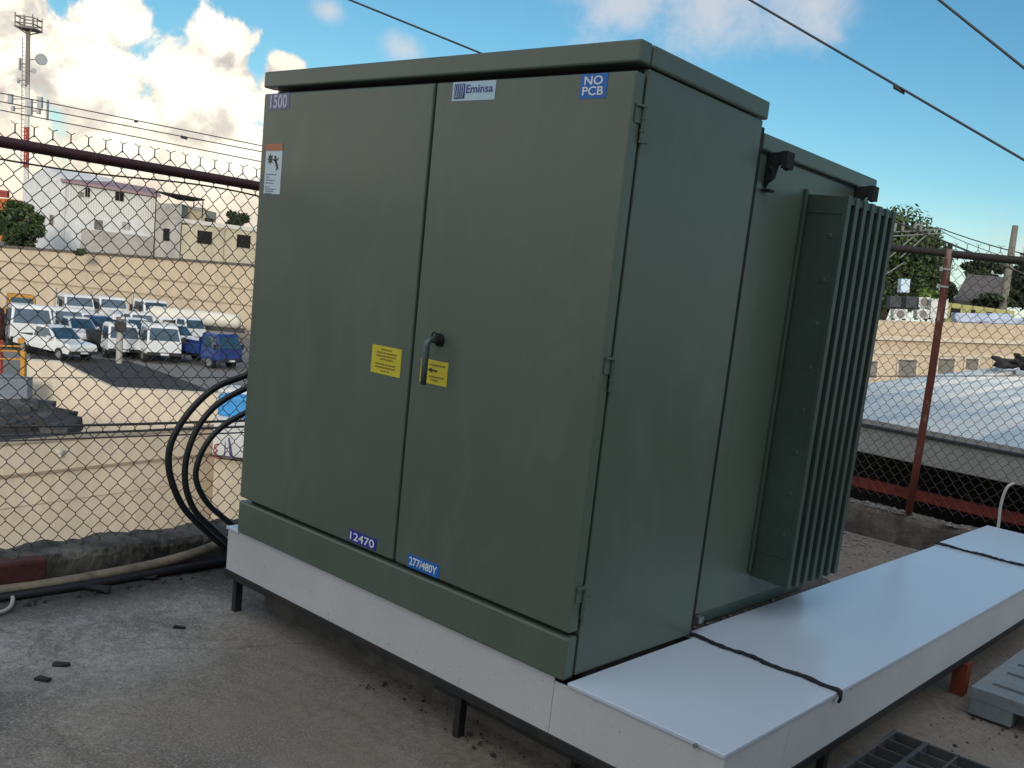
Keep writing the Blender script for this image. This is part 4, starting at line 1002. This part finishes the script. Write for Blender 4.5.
def panel(px, py0, py1, w):
    a_, b_ = at(px, py0, TD-.6), at(px, py1, TD-.6); MB().obox((a_+b_)/2, side*w*s/2, dpt*.25, V((0, 0, (a_.z-b_.z)/2))).build('antenna_panel', 'dish', tt)
    c_ = (a_+b_)/2; MB().tube([c_, tpt((py0+py1)/2)], .07, 5).build('antenna_arm', 'tower_steel', tt)
panel(10.5, 94, 104, 4); panel(13, 106, 111, 2.5); panel(40, 97, 108, 4.5); panel(38.5, 109, 114, 3); panel(30, 99, 115, 4); panel(47.5, 100, 120, 1); panel(20, 58, 70, 1)
mb = MB()
for k in range(30): a_ = tpt(160-k*4)-side*.9; mb.tube([a_, a_+side*.35], .04, 4)
mb.tube([tpt(168)-side*.9, tpt(38)-side*.9], .06, 5); mb.build('ladder', 'tower_steel', tt)

# ------------------------------------------------------------------ vehicles (local axes: +X is the front)
def wheel(root, x, y, r, w):
    t = MB().cyl((x, y-w/2, r), (x, y+w/2, r), r, 20).build('wheel', 'tyre', root, local=True)
    sg = 1 if y > 0 else -1
    MB().cyl((x, y+sg*w*.40, r), (x, y+sg*(w/2+.015), r), r*.6, 16).build('rim', 'rim', t, local=True)
def slabY(prof, w, taper=0, z1=None):
    """side profile (x,z) extruded over the width; points above the waist are pulled in"""
    mb = MB(); zs = [p[1] for p in prof]; zmx = max(zs); zmn = z1 if z1 is not None else min(zs); vs = []
    for sg in (-1, 1):
        for (x, z) in prof:
            k = max(0, (z-zmn)/(zmx-zmn)) if zmx > zmn else 0; vs.append((x, sg*(w/2-taper*k), z))
    n = len(prof)
    mb.add(vs, [tuple(range(n-1, -1, -1)), tuple(range(n, 2*n))]+[(i, (i+1) % n, n+(i+1) % n, n+i) for i in range(n)]); return mb
def pane(root, name, pts, m='glass', th=.02):
    pts = [V(p) for p in pts]; nr = (pts[1]-pts[0]).cross(pts[2]-pts[0]).normalized()
    return MB().prism([p-nr*th*.5 for p in pts], nr*th).build(name, m, root, local=True)
def car_front(root, xf, w, zl, zh, grille_z, hs=.3):
    for sg in (-1, 1): MB().box(xf-.04, xf+.02, sg*(w/2-.08-hs/2)-hs/2, sg*(w/2-.08-hs/2)+hs/2, zl, zh).build('headlight', 'lamp', root, local=True, bevel=.02)
    MB().box(xf-.04, xf+.015, -w/2+hs+.16, w/2-hs-.16, grille_z[0], grille_z[1]).build('grille', 'trim', root, local=True)
def pickup(label, loc, rz, m='vwhite', rack=False):
    t = thing('pickup_truck', label, 'pickup', loc, VG, rz); w = 1.8; t.scale = (.86, .88, .92)
    body = slabY([(-2.6, .5), (2.35, .42), (2.5, .55), (2.52, .80), (2.4, .98), (1.15, 1.10), (-2.6, 1.06)], w, .05, .9).build('body', m, t, local=True, bevel=.04)
    slabY([(-.85, 1.06), (1.22, 1.09), (.42, 1.70), (.2, 1.76), (-.65, 1.76), (-.85, 1.62)], w-.08, .18).build('cab', m, t, local=True, bevel=.04)
    pane(t, 'windshield', [(1.16, -.74, 1.14), (1.16, .74, 1.14), (.50, .62, 1.68), (.50, -.62, 1.68)], th=.05)
    for sg in (-1, 1):
        pane(t, 'side_window', [(-.70, sg*.86, 1.14), (.95, sg*.86, 1.14), (.38, sg*.725, 1.64), (-.66, sg*.725, 1.64)], th=.03)
        MB().box(.75, .95, sg*1.02-.09, sg*1.02+.09, 1.12, 1.28).build('mirror', m, t, local=True, bevel=.03)
        for x in (-1.6, 1.6): wheel(t, x, sg*.80, .36, .24)
    MB().box(-2.45, -.95, -.74, .74, 1.0, 1.075).build('cargo_bed', 'trim', t, local=True)
    car_front(t, 2.46, w, .70, .88, (.64, .86)); MB().box(2.602, 2.615, -.24, .24, .48, .58).build('number_plate', 'lamp', t, local=True); MB().box(2.42, 2.60, -.88, .88, .44, .62).build('bumper', 'trim', t, local=True, bevel=.04)
    if rack:
        r = MB()
        for z_ in (1.25, 1.45, 1.65):
            for sg in (-1, 1): r.tube([(-2.5, sg*.86, z_), (-.95, sg*.86, z_)], .035, 6)
        for x in (-2.5, -1.7, -.95):
            for sg in (-1, 1): r.tube([(x, sg*.86, 1.0), (x, sg*.86, 1.65)], .035, 6)
        r.build('stake_rack', 'vwhite', t, local=True)
    return t
def cabover(label, loc, rz, m='vwhite', bed=True, sc_=1., name='light_truck', bedm='trim'):
    t = thing(name, label, 'truck', loc, VG, rz); w = 1.85*sc_; t.scale = (.9, .9, .92)
    S_ = lambda pr: [(x*sc_, z*sc_) for x, z in pr]
    slabY(S_([(.75, .55), (2.30, .50), (2.38, .62), (2.36, 1.22), (2.02, 2.02), (1.9, 2.10), (.85, 2.10), (.75, 2.0)]), w, .14*sc_, 1.2*sc_).build('cab', m, t, local=True, bevel=.05)
    q = lambda x, y, z: (x*sc_, y*sc_, z*sc_)
    pane(t, 'windshield', [q(2.36, -.80, 1.28), q(2.36, .80, 1.28), q(2.08, .70, 1.92), q(2.08, -.70, 1.92)], th=.05)
    for sg in (-1, 1):
        pane(t, 'side_window', [q(1.05, sg*.905, 1.30), q(2.18, sg*.905, 1.25), q(1.92, sg*.825, 1.90), q(1.05, sg*.825, 1.90)], th=.03)
        MB().box(2.12*sc_, 2.20*sc_, sg*1.08*sc_-.08, sg*1.08*sc_+.08, 1.2*sc_, 1.5*sc_).build('mirror', 'trim', t, local=True)
        for x in (-1.4, 1.55): wheel(t, x*sc_, sg*.80*sc_, .36*sc_, .24*sc_)
    car_front(t, 2.345*sc_, w, .82*sc_, .98*sc_, (.66*sc_, 1.04*sc_)); MB().box(2.475*sc_, 2.49*sc_, -.24, .24, .49*sc_, .60*sc_).build('number_plate', 'lamp', t, local=True); MB().box(2.30*sc_, 2.47*sc_, -.9*sc_, .9*sc_, .45*sc_, .64*sc_).build('bumper', 'trim', t, local=True, bevel=.03)
    MB().box(-2.3*sc_, .74*sc_, -.42*sc_, .42*sc_, .5*sc_, .72*sc_).build('chassis', 'trim', t, local=True)
    if bed:
        b = MB().box(-2.4*sc_, .66*sc_, -.92*sc_, .92*sc_, .73*sc_, .84*sc_)
        for sg in (-1, 1): b.box(-2.4*sc_, .66*sc_, sg*.90*sc_-.03, sg*.90*sc_+.03, .84*sc_, 1.28*sc_)
        b.box(-2.4*sc_, -2.34*sc_, -.87*sc_, .87*sc_, .84*sc_, 1.28*sc_).box(.58*sc_, .66*sc_, -.87*sc_, .87*sc_, .84*sc_, 1.75*sc_)
        b.build('cargo_bed', bedm, t, local=True)
    return t
def conventional(label, loc, rz):
    t = thing('heavy_truck', label, 'truck', loc, VG, rz); w = 2.35; t.scale = (.86, .86, .80)
    slabY([(-1.4, 1.0), (.55, 1.0), (.62, 2.0), (.35, 2.85), (.2, 2.95), (-1.3, 2.95), (-1.4, 2.8)], w-.2, .12, 2.0).build('cab', 'vwhite', t, local=True, bevel=.06)
    slabY([(.55, .95), (2.45, .85), (2.55, 1.0), (2.5, 1.60), (2.35, 1.72), (.6, 1.98)], 1.55, .12, 1.2).build('hood', 'vwhite', t, local=True, bevel=.08)
    for sg in (-1, 1):
        slabY([(1.0, .95), (1.15, 1.28), (1.55, 1.42), (2.0, 1.34), (2.4, 1.12), (2.5, .85), (2.2, .85), (2.1, 1.08), (1.3, 1.08), (1.2, .9)], .5).build('fender', 'vwhite', t, local=True, bevel=.03).location.y = sg*.92
        wheel(t, 1.68, sg*.95, .50, .30); wheel(t, -2.2, sg*.92, .50, .52); wheel(t, -3.4, sg*.92, .50, .52)
        pane(t, 'side_window', [(-1.0, sg*1.065, 2.05), (.45, sg*1.065, 2.05), (.25, sg*.985, 2.72), (-1.0, sg*.985, 2.72)], th=.04)
        MB().box(.42, .52, sg*1.32-.10, sg*1.32+.10, 1.95, 2.5).build('mirror', 'trim', t, local=True)
        MB().box(2.42, 2.56, sg*.92-.16, sg*.92+.16, .95, 1.15).build('headlight', 'lamp', t, local=True)
    pane(t, 'windshield', [(.63, -.92, 2.10), (.63, .92, 2.10), (.39, .86, 2.76), (.39, -.86, 2.76)], th=.06)
    MB().box(2.50, 2.58, -.5, .5, .95, 1.55).build('grille', 'ac_fan', t, local=True); MB().box(2.5, 2.75, -1.15, 1.15, .55, .82).build('bumper', 'rim', t, local=True, bevel=.04)
    MB().box(-4.2, .6, -.42, .42, .72, .98).build('chassis', 'trim', t, local=True)
    MB().cyl((-1.55, -.95, .9), (-1.55, -.95, 3.3), .08, 10).build('exhaust_stack', 'rim', t, local=True)
    MB().cyl((-1.2, 1.0, .75), (-.2, 1.0, .75), .28, 14).build('fuel_tank', 'rim', t, local=True)
    return t
VG = 'vehicles parked in the yard'
tocam = math.atan2(-.41, .91)       # heading that faces the camera
def yard(px, py, back=0):
    q = on(px, py, 2, GZ); d_ = V((q.x-CAM.x, q.y-CAM.y, 0)).normalized(); q = q+d_*back; q.z = GZ; return q
def yo(deg): return tocam+R_(deg)
cabover('large white cab over truck with a wide windscreen at the left, behind the yellow barrier', yard(24, 349, 2.0), yo(12), sc_=1.22, name='box_truck')
pickup('white pickup truck parked nose right, nearest the left end of the front row', yard(55, 359, 1.0), yo(38))
cabover('white truck cab between the big cab over truck and the rear heavy trucks', yard(56, 343, 2.0), yo(20), sc_=1.05)
conventional('white heavy truck with long hood, leftmost of three against the beige wall', yard(76, 334, 2.2), yo(22))
conventional('white heavy truck with long hood, middle of three against the beige wall', yard(110, 335, 2.2), yo(20))
conventional('white heavy truck with long hood, rightmost of three, beside the tank trailer', yard(152, 337, 2.2), yo(26))
cabover('white light truck just behind the lamp post in the front row', yard(112, 358, 1.6), yo(16), sc_=.98)
cabover('white light truck between the lamp post and the dark blue truck', yard(151, 362, 1.6), yo(14), sc_=1.08)
cabover('dark blue light truck with an open cargo bed, right end of the front row', yard(202, 367, 1.2), yo(38), 'vblue', bedm='vblue')
pickup('white pickup with a stake rack, half hidden left of the dark blue truck', yard(172, 353, 1.4), yo(30), rack=True)
pickup('dark windowed pickup behind the white front row pickup', yard(76, 347, 1.2), yo(24))
pickup('small blue pickup squeezed behind the lamp post', yard(98, 345, 1.2), yo(24), 'vblue')
pickup('white pickup in the middle row, half hidden behind the lamp post truck', yard(134, 347, 1.6), yo(18))
cabover('white light truck in the middle row, between two long hooded trucks', yard(128, 341, 2.0), yo(24), sc_=.95)
pickup('white pickup squeezed behind the nearest front row pickup', yard(38, 345, 2.0), yo(26))
cabover('white truck cab at the right of the rear row, beside the tank trailer end', yard(178, 344, 2.2), yo(30), sc_=.9)
tkr = thing('tank_trailer', 'long white cylindrical tank trailer by the beige wall, above the dark blue truck', 'trailer', yard(194, 341, 1.5), VG, yo(84))
MB().tube([(-3.0, 0, 1.5), (-2.9, 0, 1.5), (-2.7, 0, 1.5), (2.6, 0, 1.5), (2.85, 0, 1.5), (3.0, 0, 1.5)], [.25, .46, .54, .54, .46, .25], 24).build('tank', 'vcream', tkr, local=True, smooth=True)
MB().box(-3.2, 3.3, -.4, .4, .75, 1.05).build('chassis', 'trim', tkr, local=True)
for x in (-2.6, -1.5): 
    for sg in (-1, 1): wheel(tkr, x, sg*.8, .48, .4)
MB().box(-.5, .5, -.1, .1, 2.02, 2.08).build('walkway', 'rim', tkr, local=True)
yx = thing('yellow_loader', 'yellow machine with a dark cab window at the far left, behind the big white truck', 'loader', yard(20, 335, 3), VG, yo(10)); yx.scale = (.8, .8, .72)
MB().box(-1.6, 1.6, -1.1, 1.1, .7, 1.7).build('body', 'yellow', yx, local=True, bevel=.08)
slabY([(-.8, 1.7), (.9, 1.7), (.8, 3.1), (-.8, 3.1)], 1.9, .1).build('cab', 'yellow', yx, local=True, bevel=.08)
pane(yx, 'windshield', [(.90, -.75, 1.9), (.90, .75, 1.9), (.83, .7, 2.85), (.83, -.7, 2.85)], th=.08)
for sg in (-1, 1):
    pane(yx, 'side_window', [(-.6, sg*.94, 1.9), (.7, sg*.94, 1.9), (.65, sg*.88, 2.85), (-.6, sg*.88, 2.85)], th=.06)
    for x in (-1.2, 1.2): wheel(yx, x, sg*1.1, .65, .45)
MB().tube([(1.4, .6, 1.2), (2.6, .5, 1.9), (3.4, .5, .9)], .14, 8).tube([(1.4, -.6, 1.2), (2.6, -.5, 1.9), (3.4, -.5, .9)], .14, 8).box(3.2, 3.9, -1.3, 1.3, .25, 1.0).build('bucket', 'red_beam', yx, local=True)
q = yard(181, 351, -.5)
cn = thing('traffic_cone', 'small red traffic cone left of the dark blue truck', 'cone', q)
MB().tube([(0, 0, .06), (0, 0, 1.0)], [.26, .05], 14).build('cone_body', 'cone', cn, local=True); MB().box(-.32, .32, -.32, .32, 0, .06).build('cone_base', 'trim', cn, local=True)
q = yard(119, 361, -1)
lp_ = thing('yard_lamp_post', 'short grey post with a dark box lamp, among the parked white trucks', 'lamp post', q)
hgt = at(119, 322, (q-CAM).dot(F)).z-GZ
MB().tube([(0, 0, 0), (0, 0, hgt-.4)], .16, 10).build('post', 'fascia', lp_, local=True)
MB().obox((0, 0, hgt-.2), V((.1, .25, 0)), V((.3, -.12, 0)), V((0, 0, .24))).build('lamp_box', 'trim', lp_, local=True, bevel=.03)
q = at(-14, 318, 50)
tag(MB().tube([V((q.x, q.y, GZ)), V((q.x, q.y, GZ+.4)), V((q.x, q.y, q.z+.5)), V((q.x, q.y, q.z+.8))], [.7, .8, .8, .4], 18).build('rusty_tank', 'rust', smooth=True), 'brown rusty tank at the far left edge of the yard', 'tank')

# ------------------------------------------------------------------ light, sky, camera
SUN_AZ, SUN_EL = R_(132), R_(15)
sd = V((math.sin(SUN_AZ)*math.cos(SUN_EL), math.cos(SUN_AZ)*math.cos(SUN_EL), math.sin(SUN_EL)))
sl = bpy.data.lights.new('sun', 'SUN'); sl.energy = 1.5; sl.angle = R_(11); sl.color = (1, .89, .74)
so = bpy.data.objects.new('sun', sl); col.objects.link(so); so.rotation_euler = (-sd).to_track_quat('-Z', 'Y').to_euler(); so.location = (-20, 0, 30)

w = bpy.data.worlds.new('World'); sc.world = w; w.use_nodes = True; w.cycles.sampling_method = 'MANUAL'; w.cycles.sample_map_resolution = 512; nt = w.node_tree; nt.nodes.clear()
out = nt.nodes.new('ShaderNodeOutputWorld'); bg = nt.nodes.new('ShaderNodeBackground'); bc = nt.nodes.new('ShaderNodeBackground'); ms = nt.nodes.new('ShaderNodeMixShader')
sky = nt.nodes.new('ShaderNodeTexSky'); sky.sky_type = 'NISHITA'; sky.sun_disc = False; sky.sun_elevation = SUN_EL; sky.sun_rotation = SUN_AZ
sky.air_density = 1.0; sky.dust_density = .3; sky.ozone_density = 3.0; sky.altitude = 0
bg.inputs['Strength'].default_value = .095; bc.inputs['Strength'].default_value = .92
hs = nt.nodes.new('ShaderNodeHueSaturation'); hs.inputs['Saturation'].default_value = 1.2; link(nt, sky.outputs['Color'], hs.inputs['Color']); link(nt, mix(nt, 1.0, hs.outputs['Color'], (.92, 1.0, .86), 'MULTIPLY'), bg.inputs['Color'])
def math_(op, a, b=None, c=None, clamp=False):
    n = nt.nodes.new('ShaderNodeMath'); n.operation = op; n.use_clamp = clamp
    for i, v in enumerate((a, b, c)):
        if v is None: continue
        if isinstance(v, (int, float)): n.inputs[i].default_value = v
        else: link(nt, v, n.inputs[i])
    return n.outputs[0]
tc = nt.nodes.new('ShaderNodeTexCoord'); dirv = tc.outputs['Generated']
def vm(op, a, b):
    n = nt.nodes.new('ShaderNodeVectorMath'); n.operation = op
    for i, v in enumerate((a, b)):
        if hasattr(v, 'links'): link(nt, v, n.inputs[i])
        else: n.inputs[i].default_value = v
    return n
sep = nt.nodes.new('ShaderNodeSeparateXYZ'); link(nt, dirv, sep.inputs[0]); zc_ = sep.outputs['Z']
# heaped cumulus banks: (azimuth deg, elevation deg, radius deg)
BANK = [(-72.5, 5.5, 4.6), (-72, 10.5, 2.6), (-70.5, 1.5, 4.5), (-67, 6.8, 3.2), (-66.5, 10.2, 1.9), (-65.5, 3.5, 4.2), (-62.5, 7.2, 3.1), (-61.5, 10.6, 1.7), (-60.5, 3.5, 4.2), (-57.9, 9.0, 1.5), (-57, 4.5, 3.2), (-53, 2, 4), (-78, 5, 6), (-86, 6, 7), (-96, 5, 8), (-110, 6, 9), (-124, 8, 10), (-138, 8, 10), (-152, 6, 9)]
def density(vec):
    d = None
    for az, el, r in BANK:
        c_ = V((math.sin(R_(az))*math.cos(R_(el)), math.cos(R_(az))*math.cos(R_(el)), math.sin(R_(el))))
        dist = vm('DISTANCE', vec, tuple(c_)).outputs['Value']
        v_ = math_('MULTIPLY_ADD', dist, -1/R_(r), 1.0)
        d = v_ if d is None else math_('SMOOTH_MAX', d, v_, .25)
    n1 = noise(nt, 16, 9, .58, vec, .3); n2 = noise(nt, 5, 3, .5, vec)
    d = math_('ADD', d, math_('MULTIPLY_ADD', n1, 2.6, -1.22))
    return math_('ADD', d, math_('MULTIPLY_ADD', n2, .8, -.4)), n1
d0, n0 = density(dirv)
up_ = vm('ADD', dirv, (-.010, .004, .016)).outputs['Vector']
d1, _ = density(up_)
cov = math_('SMOOTHSTEP', d0, 0, .34) if False else None
def sstep(x, a, b):
    n = nt.nodes.new('ShaderNodeMapRange'); n.interpolation_type = 'SMOOTHSTEP'
    link(nt, x, n.inputs['Value']); n.inputs['From Min'].default_value = min(a, b); n.inputs['From Max'].default_value = max(a, b)
    if a > b: n.inputs['To Min'].default_value = 1; n.inputs['To Max'].default_value = 0
    return n.outputs['Result']
cov = sstep(d0, .0, .30)
# dense bright cloud added overhead and behind the camera to light the roof
wn = noise(nt, 3.2, 8, .6, vm('MULTIPLY', dirv, (1, 1, 3)).outputs['Vector'], .5)
fill_cloud = math_('MULTIPLY', sstep(wn, .34, .50), .95)
PUFF = [(-40.5, 15.8, 4.2), (-35.5, 16.0, 4.2), (-30, 16.6, 3.6), (-52.2, 11.6, 1.3), (-56.2, 12.8, 1.0), (-15.5, 4.5, 3)]
pf_ = None
for az, el, r in PUFF:
    c_ = V((math.sin(R_(az))*math.cos(R_(el)), math.cos(R_(az))*math.cos(R_(el)), math.sin(R_(el))))
    v_ = math_('MULTIPLY_ADD', vm('DISTANCE', vm('MULTIPLY', dirv, (1, 1, 1.5)).outputs['Vector'], (c_.x, c_.y, c_.z*1.5)).outputs['Value'], -1/R_(r), 1.0)
    pf_ = v_ if pf_ is None else math_('MAXIMUM', pf_, v_)
pn = noise(nt, 22, 7, .6, dirv, .4)
puff = math_('MULTIPLY', sstep(math_('ADD', pf_, math_('MULTIPLY_ADD', pn, 2.2, -1.15)), -.35, 1.05), .62)
shade = sstep(math_('SUBTRACT', d0, d1), -.28, .34)
thickc = sstep(d0, .3, 1.6)
n3 = noise(nt, 9, 6, .6, vm('MULTIPLY', dirv, (1, 1, 2.2)).outputs['Vector'], .6)
lit = math_('MULTIPLY_ADD', shade, .50, math_('MULTIPLY', thickc, .42), clamp=True)
lit = math_('ADD', lit, math_('MULTIPLY_ADD', n3, 1.8, -.76), clamp=True)
ccol = ramp(nt, lit, [(0, (.46, .43, .40)), (.25, (.62, .58, .51)), (.5, (.86, .80, .66)), (.75, (1.0, .95, .80)), (1, (1.06, 1.03, .91))])
low = sstep(zc_, .02, .125)
ccol = mix(nt, low, mix(nt, .72, ccol, (.66, .56, .43)), ccol)
pc = mix(nt, sstep(zc_, .28, .4), (.60, .55, .53), (.98, 1.02, 1.05))
ccol2 = mix(nt, cov, pc, ccol)
fac_ = math_('MAXIMUM', cov, math_('MAXIMUM', puff, math_('MULTIPLY', fill_cloud, math_('MULTIPLY', sstep(zc_, .30, .42), sstep(vm('DOT_PRODUCT', dirv, (-.62, .785, 0)).outputs['Value'], .30, -.15)))))
hz_ = math_('MULTIPLY', sstep(zc_, .15, -.01), .8)
ccol2 = mix(nt, math_('SUBTRACT', 1.0, math_('DIVIDE', fac_, math_('ADD', math_('MAXIMUM', fac_, hz_), .001)), clamp=True), ccol2, (.60, .66, .66))
fac_ = math_('MULTIPLY', math_('MAXIMUM', fac_, hz_), sstep(zc_, -.02, .0))
link(nt, ccol2, bc.inputs['Color']); link(nt, fac_, ms.inputs[0]); link(nt, bg.outputs[0], ms.inputs[1]); link(nt, bc.outputs[0], ms.inputs[2]); link(nt, ms.outputs[0], out.inputs['Surface'])

cd = bpy.data.cameras.new('camera'); co = bpy.data.objects.new('camera', cd); col.objects.link(co); sc.camera = co
cd.sensor_width = 36; cd.sensor_fit = 'HORIZONTAL'; cd.lens = FL*36/1024; cd.shift_x = -(CX-512)/1024; cd.shift_y = (CY-384)/1024; cd.clip_end = 5000; cd.clip_start = .05
mw = Matrix((RR, UU, -F)).transposed().to_4x4(); mw.translation = CAM; co.matrix_world = mw
sc.view_settings.view_transform = 'Standard'; sc.view_settings.look = 'None'; sc.view_settings.gamma = 1; sc.view_settings.exposure = .60
sc.render.resolution_x = 1024; sc.render.resolution_y = 768
